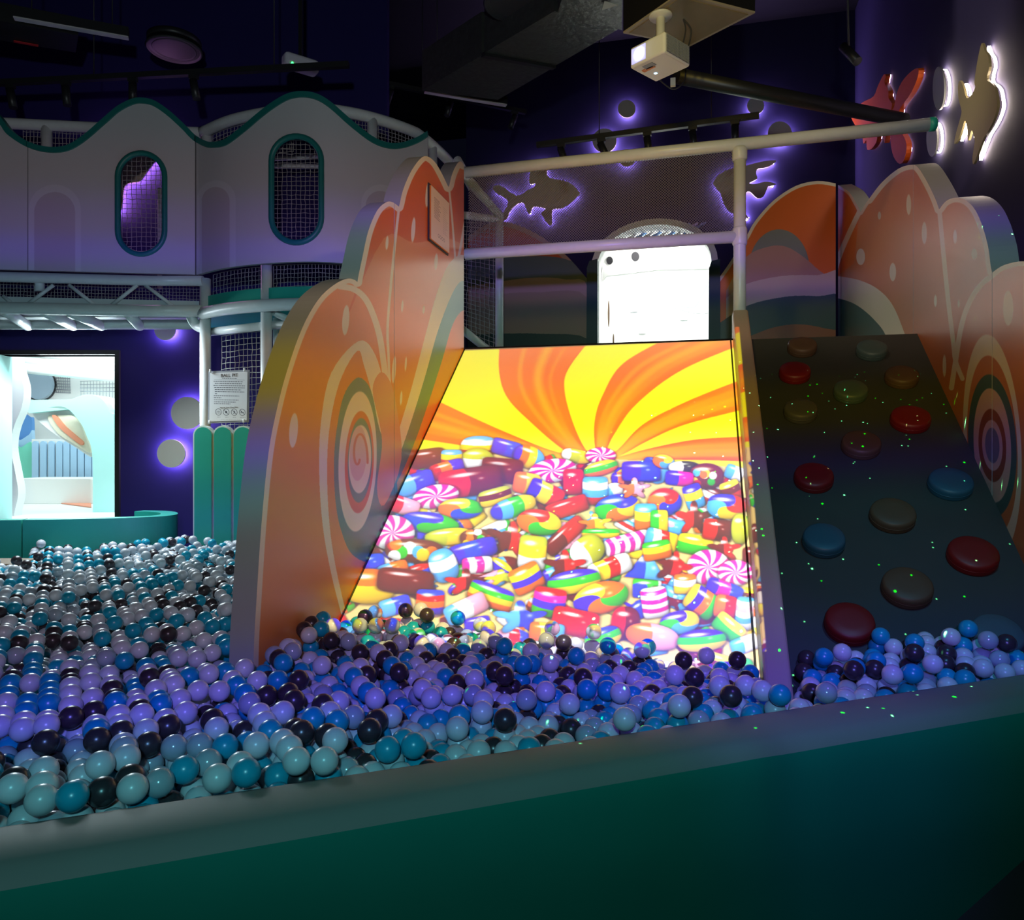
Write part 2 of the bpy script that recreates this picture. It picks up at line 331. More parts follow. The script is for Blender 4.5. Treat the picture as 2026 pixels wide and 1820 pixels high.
# ------------------------------------------------------------------ materials
def mat(name, col, rough=.5, spec=.5, metal=0, emit=None, estr=0, noise=0, nscale=30, coat=0, bump=0):
    m = bpy.data.materials.new(name); m.use_nodes = True; nt = m.node_tree; b = nt.nodes['Principled BSDF']
    b.inputs['Roughness'].default_value = rough; b.inputs['Specular IOR Level'].default_value = spec; b.inputs['Metallic'].default_value = metal
    b.inputs['Coat Weight'].default_value = coat
    if isinstance(col, bpy.types.Image):
        t = nt.nodes.new('ShaderNodeTexImage'); t.image = col; t.extension = 'EXTEND'; src = t.outputs[0]
        uv = nt.nodes.new('ShaderNodeUVMap'); uv.uv_map = 'uv'; nt.links.new(uv.outputs[0], t.inputs[0])
        nt.links.new(src, b.inputs['Base Color'])
    else:
        b.inputs['Base Color'].default_value = tuple(col)[:3] + (1,)
    if noise:
        tc = nt.nodes.new('ShaderNodeTexCoord'); nz = nt.nodes.new('ShaderNodeTexNoise'); nz.inputs['Scale'].default_value = nscale; nz.inputs['Detail'].default_value = 4
        nt.links.new(tc.outputs['Object'], nz.inputs['Vector'])
        hs = nt.nodes.new('ShaderNodeHueSaturation')
        mr = nt.nodes.new('ShaderNodeMapRange'); mr.inputs[3].default_value = 1 - noise; mr.inputs[4].default_value = 1 + noise
        nt.links.new(nz.outputs[0], mr.inputs[0]); nt.links.new(mr.outputs[0], hs.inputs['Value'])
        if b.inputs['Base Color'].links: nt.links.new(b.inputs['Base Color'].links[0].from_socket, hs.inputs['Color'])
        else: hs.inputs['Color'].default_value = tuple(col)[:3] + (1,)
        nt.links.new(hs.outputs[0], b.inputs['Base Color'])
        if bump:
            bp = nt.nodes.new('ShaderNodeBump'); bp.inputs['Strength'].default_value = bump; bp.inputs['Distance'].default_value = .01
            nt.links.new(nz.outputs[0], bp.inputs['Height']); nt.links.new(bp.outputs[0], b.inputs['Normal'])
    if emit:
        b.inputs['Emission Color'].default_value = tuple(emit)[:3] + (1,); b.inputs['Emission Strength'].default_value = estr
    return m

M = {
 'white_pad': mat('white_vinyl', (.62, .66, .66), .38, .5, noise=.06, nscale=14),
 'pipe': mat('white_foam_pipe', (.66, .70, .70), .34, .5, noise=.08, nscale=22, bump=.15),
 'teal': mat('teal_vinyl', (.02, .38, .29), .42, noise=.05, nscale=10),
 'teal_dark': mat('teal_trim', (.008, .17, .15), .45),
 'rim_side': mat('rim_teal_vinyl', (.006, .24, .175), .5, .3, noise=.08, nscale=6),
 'rim_top': mat('rim_grey_vinyl', (.25, .265, .24), .6, .25, noise=.06, nscale=8, bump=.1),
 'fin_side': mat('fin_edge_vinyl', (.34, .36, .345), .5),
 'slide': mat('slide_vinyl', (.78, .78, .78), .5, .12, noise=.02, nscale=5),
 'climb': mat('climb_vinyl', (.042, .050, .050), .6, .3, noise=.08, nscale=10),
 'divider': mat('divider_vinyl', (.42, .34, .28), .45, noise=.05, nscale=10),
 'black': mat('black_paint', (.008, .008, .010), .6, .3),
 'black_metal': mat('black_metal', (.02, .02, .022), .4, .5),
 'duct': mat('duct_foil', (.10, .10, .095), .38, .5, .6, noise=.35, nscale=25, bump=.5),
 'plate': mat('ceiling_plate', (.20, .15, .08), .6, .3, noise=.4, nscale=3),
 'plate_edge': mat('plate_edge', (.34, .28, .22), .6),
 'navy': mat('navy_wall', (.020, .014, .12), .7, .25, noise=.1, nscale=3),
 'navy_dark': mat('dark_navy_wall', (.015, .013, .050), .8, .2, noise=.1, nscale=3),
 'navy_side': mat('side_navy_wall', (.030, .026, .075), .8, .2, noise=.1, nscale=3),
 'floor': mat('dark_floor', (.02, .02, .025), .6),
 'net': mat('net_rope', (.40, .40, .38), .8, .2),
 'mesh': mat('fine_mesh', (.30, .27, .25), .8, .1),
 'sign_grey': mat('sign_face_grey', (.46, .46, .44), .5),
 'sign_dark': mat('sign_face_taupe', (.58, .53, .40), .5),
 'sign_orange': mat('sign_face_orange', (.85, .12, .008), .5),
 'sign_yellow': mat('sign_face_olive', (.36, .30, .14), .5),
 'led': mat('led_violet_white', (.6, .5, .9), .5, emit=(.60, .42, 1.0), estr=120),
 'led_r': mat('led_lilac', (.6, .5, .9), .5, emit=(.82, .62, 1.0), estr=40),
 'led_w': mat('led_warm_white', (.9, .8, .6), .5, emit=(1.0, .84, .70), estr=40),
 'proj': mat('projector_white', (.72, .72, .74), .35),
 'proj_vent': mat('projector_vent', (.06, .06, .09), .5),
 'lens': mat('lens_lit', (.9, .9, 1), .2, emit=(.75, .80, 1.0), estr=14),
 'lensbay_glow': mat('lens_bay', (.5, .5, .9), .3, emit=(.45, .45, 1.0), estr=.9),  # emission puts the purple light on the projector front into the bay
 'led_green': mat('led_green', (0, .8, .1), .3, emit=(.02, 1.0, .08), estr=10),
 'led_blue': mat('led_blue', (.3, .6, 1), .3, emit=(.4, .75, 1.0), estr=3),
 'lampwhite': mat('unlit_diffuser', (.62, .58, .60), .5),
 'clear': mat('frosted_plastic', (.70, .68, .78), .25),
 'orange': mat('orange_label', (.6, .18, .02), .5),
 'grey': mat('grey_plastic', (.25, .27, .32), .5),
 'vent': mat('vent_metal', (.05, .05, .055), .45),
 'red': mat('red_label', (.5, .02, .02), .5),
 'wood': mat('step_wood', (.16, .10, .06), .6, noise=.2, nscale=12),
 'room': mat('room_white', (.82, .86, .85), .5),
 'mint': mat('room_mint', (.46, .84, .80), .5),
 'paleblue': mat('room_pale_blue', (.36, .58, .80), .5),
 'blue': mat('room_blue', (.10, .28, .62), .5),
 'green': mat('room_green', (.18, .66, .50), .5),
 'peach': mat('room_peach', (.80, .30, .18), .5),
 'roomgrey': mat('room_grey', (.30, .40, .50), .3),
 'hole': mat('hole_dark', (.01, .01, .015), .8),
 'cream': mat('cream_vinyl', (.72, .70, .55), .5),
 'door_teal': mat('door_edge_teal', (.006, .045, .05), .5),
 'ink': mat('ink_black', (.02, .02, .025), .6),
 'acryl': mat('acrylic_edge', (.30, .32, .36), .15),
 'hold_red': mat('hold_red', (.16, .005, .005), .5), 'hold_brown': mat('hold_brown', (.085, .052, .03), .55),
 'hold_teal': mat('hold_pale_teal', (.055, .10, .10), .5), 'hold_blue': mat('hold_blue', (.02, .08, .13), .5), 'hold_grey': mat('hold_grey', (.07, .075, .075), .55),
 'ball_white': mat('ball_pearl', (.60, .62, .66), .28, .5), 'ball_teal': mat('ball_aqua', (.008, .34, .50), .28, .5),
 'ball_dark': mat('ball_smoke', (.045, .032, .038), .28, .5), 'ball_clear': mat('ball_clear', (.36, .42, .48), .18, .6),
}

# ------------------------------------------------------------------ mesh helpers
class MB:
    def __init__(s): s.v = []; s.f = []; s.mi = []; s.uv = {}; s.sm = []
    def add(s, vs, fs, mi=0, smooth_=False):
        o = len(s.v); s.v += [tuple(p) for p in vs]
        for f in fs: s.f.append(tuple(i + o for i in f)); s.mi.append(mi); s.sm.append(smooth_)
        return o
    def box(s, c, hx, hy, hz, ax=None, mi=0):
        """centre, half-sizes, axes"""
        ax = ax or (Vector((1, 0, 0)), Vector((0, 1, 0)), Vector((0, 0, 1))); c = Vector(c)
        vs = [c + ax[0] * hx * a + ax[1] * hy * b + ax[2] * hz * d for a in (-1, 1) for b in (-1, 1) for d in (-1, 1)]
        s.add(vs, [(0, 1, 3, 2), (4, 6, 7, 5), (0, 4, 5, 1), (2, 3, 7, 6), (0, 2, 6, 4), (1, 5, 7, 3)], mi)
    def tube(s, pts, r, n=14, mi=0, caps=True):
        pts = [Vector(p) for p in pts]; k = len(pts); vs = []; prev = None
        for i, p in enumerate(pts):
            t = (pts[min(i + 1, k - 1)] - pts[max(i - 1, 0)]).normalized()
            if prev is None:
                a = t.cross(Vector((0, 0, 1)) if abs(t.z) < .9 else Vector((1, 0, 0))).normalized()
            else: a = (prev - t * prev.dot(t)).normalized()
            prev = a; b = t.cross(a)
            rr = r[i] if isinstance(r, (list, tuple)) else r
            vs += [p + (a * math.cos(2 * math.pi * j / n) + b * math.sin(2 * math.pi * j / n)) * rr for j in range(n)]
        fs = [(i * n + j, i * n + (j + 1) % n, (i + 1) * n + (j + 1) % n, (i + 1) * n + j) for i in range(k - 1) for j in range(n)]
        s.add(vs, fs, mi, True)
        if caps:
            o = len(s.v); s.add(vs[:n], [tuple(range(n - 1, -1, -1))], mi); s.add(vs[-n:], [tuple(range(n))], mi)
    def loop_tube(s, pts, r, n=8, mi=0):
        pts = [Vector(p) for p in pts]; k = len(pts); vs = []; prev = None
        for i, p in enumerate(pts):
            t = (pts[(i + 1) % k] - pts[i - 1]).normalized()
            if prev is None: a = t.cross(Vector((0, 0, 1)) if abs(t.z) < .9 else Vector((1, 0, 0))).normalized()
            else: a = (prev - t * prev.dot(t)).normalized()
            prev = a; b = t.cross(a)
            vs += [p + (a * math.cos(2 * math.pi * j / n) + b * math.sin(2 * math.pi * j / n)) * r for j in range(n)]
        s.add(vs, [(i * n + j, i * n + (j + 1) % n, ((i + 1) % k) * n + (j + 1) % n, ((i + 1) % k) * n + j) for i in range(k) for j in range(n)], mi, True)
    def prism(s, front, back, holes=(), mf=0, ms=1, sm=False):
        """closed outline front -> back (lists of 3-D points, same count), optional hole pairs"""
        loops_f = [[Vector(p) for p in front]] + [[Vector(p) for p in h[0]] for h in holes]
        loops_b = [[Vector(p) for p in back]] + [[Vector(p) for p in h[1]] for h in holes]
        tri = tessellate_polygon(loops_f)
        ff = [p for l in loops_f for p in l]; bb = [p for l in loops_b for p in l]
        s.add(ff, [tuple(t) for t in tri], mf); s.add(bb, [tuple(t)[::-1] for t in tri], ms)
        for lf, lb in zip(loops_f, loops_b):
            n = len(lf); s.add(lf + lb, [(i, (i + 1) % n, n + (i + 1) % n, n + i) for i in range(n)], ms, sm)
    def lathe(s, c, ax, prof, n=24, mi=0, sm=True):
        """profile [(r, h)] about axis ax from c"""
        ax = Vector(ax).normalized(); a = ax.cross(Vector((0, 0, 1)) if abs(ax.z) < .9 else Vector((1, 0, 0))).normalized(); b = ax.cross(a); c = Vector(c)
        vs = [c + ax * h + (a * math.cos(2 * math.pi * j / n) + b * math.sin(2 * math.pi * j / n)) * r for r, h in prof for j in range(n)]
        k = len(prof)
        s.add(vs, [(i * n + j, i * n + (j + 1) % n, (i + 1) * n + (j + 1) % n, (i + 1) * n + j) for i in range(k - 1) for j in range(n)], mi, sm)
        if prof[-1][0] > 1e-5: s.add(vs[-n:], [tuple(range(n))], mi)
        if prof[0][0] > 1e-5: s.add(vs[:n], [tuple(range(n - 1, -1, -1))], mi)
    def build(s, name, mats, parent=None, uvf=None, bevel=0, fix=True):
        me = bpy.data.meshes.new(name); org = Vector((0, 0, 0))
        q = parent
        while q is not None: org = org + q.location; q = q.parent
        me.from_pydata([tuple(Vector(v) - org) for v in s.v], [], s.f)
        for m in (mats if isinstance(mats, (list, tuple)) else [mats]): me.materials.append(m)
        me.polygons.foreach_set('material_index', s.mi); me.polygons.foreach_set('use_smooth', s.sm)
        if uvf:
            l = me.uv_layers.new(name='uv'); co = [uvf(Vector(v)) for v in s.v]
            for lp in me.loops: l.data[lp.index].uv = co[lp.vertex_index]
        if fix:
            bm = bmesh.new(); bm.from_mesh(me); bmesh.ops.remove_doubles(bm, verts=bm.verts, dist=1e-5)
            bmesh.ops.recalc_face_normals(bm, faces=bm.faces); bm.to_mesh(me); bm.free()
        me.update()
        o = bpy.data.objects.new(name, me); COL.objects.link(o)
        if parent is not None: o.parent = parent
        if bevel:
            b = o.modifiers.new('bevel', 'BEVEL'); b.width = bevel; b.segments = 3; b.limit_method = 'ANGLE'; b.angle_limit = .7
            b.harden_normals = False
        return o

def tag(o, label=None, cat=None, group=None, kind=None):
    if label: o['label'] = label
    if cat: o['category'] = cat
    if group: o['group'] = group
    if kind: o['kind'] = kind
    return o
def thing(name, label, cat, loc=(0, 0, 0), group=None):
    o = bpy.data.objects.new(name, None); COL.objects.link(o); o.location = loc; o.empty_display_size = .1
    return tag(o, label, cat, group)
def struct(o): o['kind'] = 'structure'; return o

# ------------------------------------------------------------------ room shell
ZC = 5.6
XWALL, YWALL = 1.55, 8.0
b = MB(); b.box((-2, 3.5, -.05), 6.5, 6.5, .05); struct(b.build('floor', M['floor']))
b = MB(); b.box((-2, 3.5, ZC + .05), 6.5, 6.5, .05); struct(b.build('ceiling', M['black']))
b = MB(); b.box((XWALL + .05, 3.0, 2.8), .05, 5.1, 2.8); struct(b.build('wall_right', M['navy_side']))
b = MB(); b.box((-.4, YWALL + .05, 2.8), 2.06, .05, 2.8); struct(b.build('wall_back', M['navy_dark']))
# left wall, facing the camera, with the doorway
ZL = 6.0
def LWp(px, py, dz=0): return PC(px, py, ZL + dz)
def wl(xc, z, dz): return CW(xc, ZL + dz, z)
dx0, dx1 = (-2 - 1013) / FPX * ZL, (230 - 1013) / FPX * ZL
dtop = EYE + (HOR - 702) / FPX * ZL
b = MB()
out = [(-6.2, 0), (-1.0, 0), (-1.0, ZC), (-6.2, ZC)]; hol = [(dx0, .0), (dx1, .0), (dx1, dtop), (dx0, dtop)]
# three pieces round the opening
for (x0, x1, z0, z1) in ((-6.2, dx0, 0, ZC), (dx1, -1.0, 0, ZC), (dx0, dx1, dtop, ZC)):
    b.box(CW((x0 + x1) / 2, ZL + .06, (z0 + z1) / 2), (x1 - x0) / 2, .06, (z1 - z0) / 2, (RT, FW, UP))
struct(b.build('wall_left', M['navy']))
b = MB()
for (x0, x1, z0, z1) in ((dx1, dx1 + .035, 0, dtop + .035), (dx0, dx1, dtop, dtop + .035)):
    b.box(CW((x0 + x1) / 2, ZL + .05, (z0 + z1) / 2), (x1 - x0) / 2, .075, (z1 - z0) / 2, (RT, FW, UP))
struct(b.build('door_1', M['black_metal']))
b = MB(); b.box(CW(dx0 + .006, ZL + .065, dtop / 2), .006, .075, dtop / 2, (RT, FW, UP)); struct(b.build('trim_1', M['mint']))

# bright room behind the left doorway
def slab(name, pts, zc, th, m, parent=None, sm=False):
    """outline in photograph pixels, stood up at its own distance with real thickness"""
    b = MB(); f = [PC(x, y, zc) for x, y in pts]; b.prism(f, [p + FW * th for p in f], mf=0, ms=0, sm=sm)
    return b.build(name, m, parent)
cC = lambda x, y: (x / 3.5, 620 + y / 3.5)
b = MB(); b.box(CW(-4.3, 9.45, 1.4), 2.4, .05, 1.4, (RT, FW, UP)); struct(b.build('wall_far', M['room']))
b = MB(); b.box(CW(-4.0, 7.8, .60), 2.7, 1.7, .08, (RT, FW, UP)); struct(b.build('floor_far', M['room']))
b = MB(); b.box(CW(-4.3, 7.8, 2.85), 2.4, 1.7, .04, (RT, FW, UP)); struct(b.build('ceiling_far', M['room']))
b = MB(); b.box(CW(-6.75, 7.8, 1.4), .05, 1.7, 1.4, (RT, FW, UP)); struct(b.build('wall_far_left', M['room']))
b = MB(); b.box(CW(-1.95, 7.8, 1.4), .05, 1.7, 1.4, (RT, FW, UP)); struct(b.build('wall_far_right', M['room']))
wav = smooth([cC(110, 300), cC(135, 400), cC(165, 520), cC(150, 650), cC(95, 790), cC(75, 930), cC(105, 1100), cC(126, 1250), cC(95, 1420), cC(90, 1700)], 6)
o = slab('wavy_panel', [(-10, wav[0][1])] + wav + [(-10, wav[-1][1])], 6.5, .1, M['room'])
tag(o, 'tall white wavy-edged panel just inside the left doorway', 'panel')
hill = thing('hill_panel', 'blue and green layered hill panel at the back of the white room', 'panel', PC(45, 960, 8.9))
slab('hill', smooth([cC(70, 1150), cC(70, 700), cC(130, 680), cC(200, 720), cC(222, 760), cC(222, 1150)], 4), 8.95, .05, M['blue'], hill)
slab('hill', smooth([cC(60, 1150), cC(70, 860), cC(130, 880), cC(200, 840), cC(224, 830), cC(224, 1150)], 4), 8.88, .05, M['paleblue'], hill)
slab('hill', smooth([cC(60, 1150), cC(70, 920), cC(140, 930), cC(224, 900), cC(224, 1150)], 4), 8.80, .05, M['green'], hill)
fen = thing('picket_fence', 'pale blue fence of rounded pickets in the white room', 'fence', PC(120, 940, 8.6))
slab('backing', [cC(220, 870), cC(640, 870), cC(640, 1140), cC(220, 1140)], 8.7, .04, M['room'], fen)
for i in range(9):
    x0 = 238 + i * 50 - max(0, 3 - i) * 6; x1 = x0 + 42
    pk = [cC(x0, 1138), cC(x0, 905)] + [cC((x0 + x1) / 2 - 21 * math.cos(a), 905 - 22 * math.sin(a)) for a in np.linspace(.2, 2.94, 8)] + [cC(x1, 905), cC(x1, 1138)]
    slab('picket', pk, 8.66, .03, M['paleblue'], fen)
b = MB(); f = [PC(*cC(x, y), 8.0) for x, y in ((110, 1142), (640, 1142), (640, 1322), (110, 1322))]; b.prism(f, [p + FW * .5 for p in f], ms=0)
tag(b.build('padded_bench', M['room'], bevel=.02), 'long white padded bench under the pale blue fence', 'bench')
b = MB(); fl = [PZ(*cC(*q), .682) for q in ((420, 1318), (632, 1318), (632, 1346))]
b.prism(fl, [p + UP * .01 for p in fl], ms=0); tag(b.build('floor_mat', M['peach']), 'small peach floor mat inside the left doorway', 'mat')
arch = thing('arch_pillar', 'mint arched pillar standing right in the bright doorway', 'pillar', PC(200, 900, 6.9))
pl = smooth([cC(640, 1600), cC(640, 1010), cC(600, 850), cC(545, 740), cC(450, 650), cC(330, 650)], 6) + smooth([cC(330, 640), cC(450, 615), cC(540, 575), cC(620, 560), cC(700, 590), cC(760, 680), cC(790, 800), cC(795, 1600)], 6)
slab('pillar', pl, 6.9, .3, M['mint'], arch)
slab('pillar_edge', smooth([cC(700, 600), cC(760, 680), cC(792, 800), cC(797, 1600)], 6) + [cC(830, 1600), cC(830, 600)], 7.0, .25, M['room'], arch)
hood = thing('hood', 'white leaf-shaped hood with pink stripe beside the mint pillar', 'hood', PC(120, 840, 7.3))
slab('shell', smooth([cC(228, 690), cC(330, 655), cC(440, 650), cC(530, 730), cC(600, 860), cC(640, 995), cC(520, 925), cC(400, 850), cC(290, 765)], 4, True), 7.36, .06, M['room'], hood)
slab('lining', smooth([cC(330, 715), cC(430, 705), cC(520, 720), cC(590, 850), cC(625, 965), cC(500, 895), cC(400, 830)], 4, True), 7.33, .03, M['cream'], hood)
slab('stripe', smooth([cC(360, 712), cC(390, 710), cC(450, 780), cC(530, 850), cC(575, 890), cC(560, 912), cC(490, 860), cC(410, 790)], 4, True), 7.31, .02, M['peach'], hood)
o = slab('ledge', [cC(160, 600), cC(800, 590), cC(800, 660), cC(560, 655), cC(200, 690)], 7.27, .2, M['mint']); tag(o, 'pale mint ledge crossing the white room above the hood', 'ledge')
tun = thing('tunnel_end', 'large round grey tunnel end high in the white room', 'tunnel', PC(75, 760, 8.0))
def disc_pts(px, py, rx, ry, n=32): return [(px + rx * math.cos(2 * math.pi * i / n), py + ry * math.sin(2 * math.pi * i / n)) for i in range(n)]
slab('ring', disc_pts(74, 760, 29, 32), 9.30, .095, M['ink'], tun); slab('disc', disc_pts(75, 760, 27, 30), 9.25, .06, M['roomgrey'], tun)
for i, (a, b_, lab) in enumerate((((60, 370), (810, 440), 'lowest'), ((60, 330), (810, 380), 'middle'), ((300, 300), (810, 330), 'topmost'))):
    bb = MB(); bb.tube([PC(*cC(*a), 7.2 + i * .5), PC(*cC(*b_), 7.2 + i * .5)], .05); tag(bb.build('ceiling_beam', M['room']), f'white ceiling beam in the bright room, {lab} of three', 'beam')
bb = MB()
for i in range(9):
    bb.tube([PC(*cC(355 + i * 16, 440), 9.385), PC(*cC(380 + i * 13, 550), 9.385)], .004, 4)
for i in range(6):
    bb.tube([PC(*cC(355 + i * 5, 445 + i * 20), 9.385), PC(*cC(485 + i, 450 + i * 20), 9.385)], .004, 4)
tag(bb.build('net_panel', M['grey']), 'small grey net panel high in the white room', 'net')
bb = MB()
for i in range(12): bb.tube([PC(*cC(560 + i * 22, 470), 7.3), PC(*cC(560 + i * 22, 596), 7.3)], .003, 4)
for i in range(4): bb.tube([PC(*cC(555, 470 + i * 23), 7.3), PC(*cC(805, 462 + i * 26), 7.3)], .003, 4)
tag(bb.build('railing_net', M['grey']), 'railing net above the mint ledge', 'net')

# ------------------------------------------------------------------ backlit signs
def sign(name, label, cat, pts, plane, m, led, th=.012, gap=None, inset=None, group=None):
    """pts in photograph pixels; plane = function px,py -> point on the face; wall normal from the plane"""
    f, n, g0 = plane
    gap = gap or g0
    inset = inset or {.085: .040, .075: .038, .060: .024}.get(g0, .018)
    face = [f(x, y) for x, y in pts]
    c = sum(face, Vector()) / len(face)
    t = thing(name, label, cat, c, group)
    b = MB(); b.prism(face, [p - n * th for p in face], ms=0); b.build('sign_face', m, t)
    # LED strip: outline shrunk, standing between face and wall
    k = len(face); a = (face[k // 4] - c); u = None
    ux = UP.copy(); vx = n.cross(ux)
    P2 = [((p - c).dot(vx), (p - c).dot(ux)) for p in face]
    area2 = sum(P2[i][0] * P2[(i + 1) % k][1] - P2[(i + 1) % k][0] * P2[i][1] for i in range(k))
    sg = 1 if area2 > 0 else -1
    ins = []
    for i in range(k):
        ax, ay = P2[i - 1]; bx, by = P2[(i + 1) % k]; tx, ty = bx - ax, by - ay; l = math.hypot(tx, ty) or 1
        ins.append((P2[i][0] - ty / l * inset * sg, P2[i][1] + tx / l * inset * sg))
    fr = [c + vx * x + ux * y - n * (th + (gap - th) * .45) for x, y in ins]; bk = [c + vx * x + ux * y - n * (gap - .006) for x, y in ins]
    b = MB(); b.add(fr + bk, [(i, (i + 1) % k, k + (i + 1) % k, k + i) for i in range(k)]); b.build('led_strip', led, t, fix=False)
    return t
NB = (lambda x, y: PY(x, y, YWALL - .085), Vector((0, -1, 0)), .085)
NF = (lambda x, y: PY(x, y, YWALL - .060), Vector((0, -1, 0)), .060)
NR = (lambda x, y: PX(x, y, XWALL - .050), Vector((-1, 0, 0)), .050)
NL = (lambda x, y: PC(x, y, ZL - .075), -FW, .075)
def circ(px, py, r, ry=None, n=32): return disc_pts(px, py, r, ry or r, n)
BG = 'glowing bubble discs on the walls'
sign('bubble_sign', 'small round backlit grey disc, topmost above the track lights', 'bubble sign', circ(1240, 215, 17.5), NB, M['sign_dark'], M['led'], group=BG)
sign('bubble_sign', 'larger round backlit disc crossed by the black light track', 'bubble sign', circ(1196, 278, 24), NB, M['sign_dark'], M['led'], group=BG)
sign('bubble_sign', 'round backlit disc peeking out below the yellow top rail', 'bubble sign', circ(1240, 312, 17), NB, M['sign_dark'], M['led'], group=BG)
sign('bubble_sign', 'round backlit disc just above the right end of the light track', 'bubble sign', circ(1495, 209, 17), NB, M['sign_grey'], M['led'], group=BG)
sign('bubble_sign', 'round backlit disc behind the yellow rail right of the post', 'bubble sign', circ(1543, 264, 24), NB, M['sign_grey'], M['led'], group=BG)
sign('bubble_sign', 'big round backlit disc beside the white post and notice, partly hidden', 'bubble sign', circ(370, 817, 32), NL, M['sign_grey'], M['led'], group=BG)
sign('bubble_sign', 'round backlit disc low on the blue wall, above the teal bench end', 'bubble sign', circ(338.5, 897, 28), NL, M['sign_grey'], M['led'], group=BG)
sign('bubble_sign', 'round backlit disc half hidden under the white deck', 'bubble sign', circ(326, 652, 21), NL, M['sign_grey'], M['led'], group=BG)
f5 = lambda x, y: (880 + x / 3.1656, 180 + y / 3.1656)
f6 = lambda x, y: (1400 + x / 2.757, 60 + y / 2.757)
fishL = [(845,640),(800,585),(740,560),(660,545),(640,520),(640,470),(600,440),(545,470),(528,560),(540,585),(565,578),(560,600),(520,620),(450,655),(350,592),(303,600),(315,635),(390,680),(385,730),(345,800),(385,805),(410,750),(450,710),(490,700),(510,740),(530,775),(550,730),(580,725),(632,738),(605,760),(615,790),(650,838),(672,830),(674,745),(730,735),(790,700),(830,660)]
sign('fish_sign', 'dark fish silhouette with violet glow behind the fine net, nose to the right', 'fish sign', smooth([f5(*p) for p in fishL], 3, True), NF, M['sign_dark'], M['led'])
fishR = [(30,830),(60,790),(110,760),(200,740),(300,715),(375,710),(330,745),(275,755),(265,780),(270,810),(228,833),(260,838),(320,825),(372,838),(340,850),(330,852),(305,905),(270,915),(230,880),(208,895),(205,990),(230,1030),(190,1012),(140,1000),(95,960),(70,890),(40,852)]
sign('fish_sign', 'grey fish silhouette with violet glow behind the white post', 'fish sign', smooth([f6(*p) for p in fishR], 3, True), NF, M['sign_dark'], M['led'])
fishO = [(782,465),(800,430),(850,390),(905,360),(930,300),(960,242),(972,250),(965,285),(985,330),(987,370),(1005,400),(1002,438),(1018,415),(1030,350),(1060,280),(1110,225),(1148,208),(1145,260),(1110,340),(1060,410),(1045,440),(1045,485),(1055,550),(1080,600),(1085,650),(1070,710),(1045,728),(1015,690),(1000,630),(993,565),(975,560),(966,615),(953,572),(928,575),(920,610),(895,645),(870,650),(866,600),(850,618),(840,570),(800,510)]
sign('fish_sign', 'bright orange fish cut-out glowing on the right wall', 'fish sign', smooth([f6(*p) for p in fishO], 3, True), NR, M['sign_orange'], M['led_r'], th=.036, inset=.03)
fishY = [(1495,70),(1512,112),(1530,140),(1536,200),(1522,265),(1545,285),(1565,310),(1576,360),(1580,420),(1560,490),(1530,550),(1505,590),(1478,660),(1450,730),(1445,690),(1457,605),(1452,578),(1440,545),(1430,575),(1420,602),(1416,540),(1404,490),(1390,530),(1370,590),(1345,620),(1355,560),(1375,490),(1385,440),(1370,380),(1365,310),(1376,275),(1395,310),(1412,368),(1440,350),(1460,310),(1455,290),(1460,240),(1475,150)]
sign('fish_sign', 'olive yellow fish cut-out with bright white glow on the right wall', 'fish sign', smooth([f6(*p) for p in fishY], 3, True), NR, M['sign_yellow'], M['led_w'])
sign('bubble_sign', 'upper glowing oval disc between the orange and yellow fish', 'bubble sign', circ(*f6(1259, 317), 11.5, 43), NR, M['sign_grey'], M['led_w'], group=BG)
sign('bubble_sign', 'lower glowing oval disc at the end of the yellow rail', 'bubble sign', circ(*f6(1222, 590), 10.5, 36), NR, M['sign_grey'], M['led_w'], group=BG)
# sign whose glow shows through the first oval window
winS = [(205, 296), (322, 292), (322, 305), (304, 322), (290, 340), (276, 358), (256, 362), (245, 372), (236, 420), (200, 410)]
sign('fish_sign', 'dark backlit shape glowing pink through the left oval window', 'fish sign', smooth(winS, 4, True), NL, M['sign_dark'], mat('led_pink', (.9, .5, .9), .5, emit=(.95, .42, .95), estr=45))

# ------------------------------------------------------------------ ball pit: slides
sl = thing('slide', 'wide padded slide lit by a projected heap of sweets', 'slide', (XL, YT, ZT))
y0 = 1.95
nrm = Vector((0, -SLP, 1)).normalized()
b = MB(); f = [Vector((XL, y0, SZ0 + (y0 - SY0) * SLP)), Vector((XR, y0, SZ0 + (y0 - SY0) * SLP)), Vector((XR, YT, ZT)), Vector((XL, YT, ZT))]
b.prism(f, [p - nrm * .12 for p in f], ms=0); b.build('slide_surface', M['slide'], sl)
b = MB(); b.tube([Vector((XL, YT + .01, ZT - .005)), Vector((XR, YT + .01, ZT - .005))], .014, 10); b.build('top_edge', M['black'], sl)
b = MB(); f = [Vector((XL + .004, y, SZ0 + (y - SY0) * SLP + .003)) for y in (2.2, YT)]
b.tube(f, .004, 6); b.build('seam', M['ink'], sl)
b = MB(); f = [Vector((XR - .012, y, SZ0 + (y - SY0) * SLP + .003)) for y in (2.2, YT)]
b.tube(f, .004, 6); b.build('seam', M['ink'], sl)
# divider
hgt = .15
pr = [(1.9, SZ0 + (1.9 - SY0) * SLP - .1)]
top = []
for y in np.linspace(2.35, YT + .02, 24):
    h = hgt + .03 * math.sin((y - 2.35) / (YT - 2.35) * math.pi)
    top.append((y, SZ0 + (y - SY0) * SLP + h))
prof = [(2.22, .25), (2.23, .38), (2.27, .455)] + top + [(YT + .12, ZT + hgt + .01), (YT + .12, ZT - .4)]
b = MB(); b.prism([Vector((XR, y, z)) for y, z in prof], [Vector((DX, y, z)) for y, z in prof], ms=0)
tag(b.build('slide_divider', M['divider'], bevel=.012), 'padded divider wall between the picture slide and the climbing ramp', 'divider')
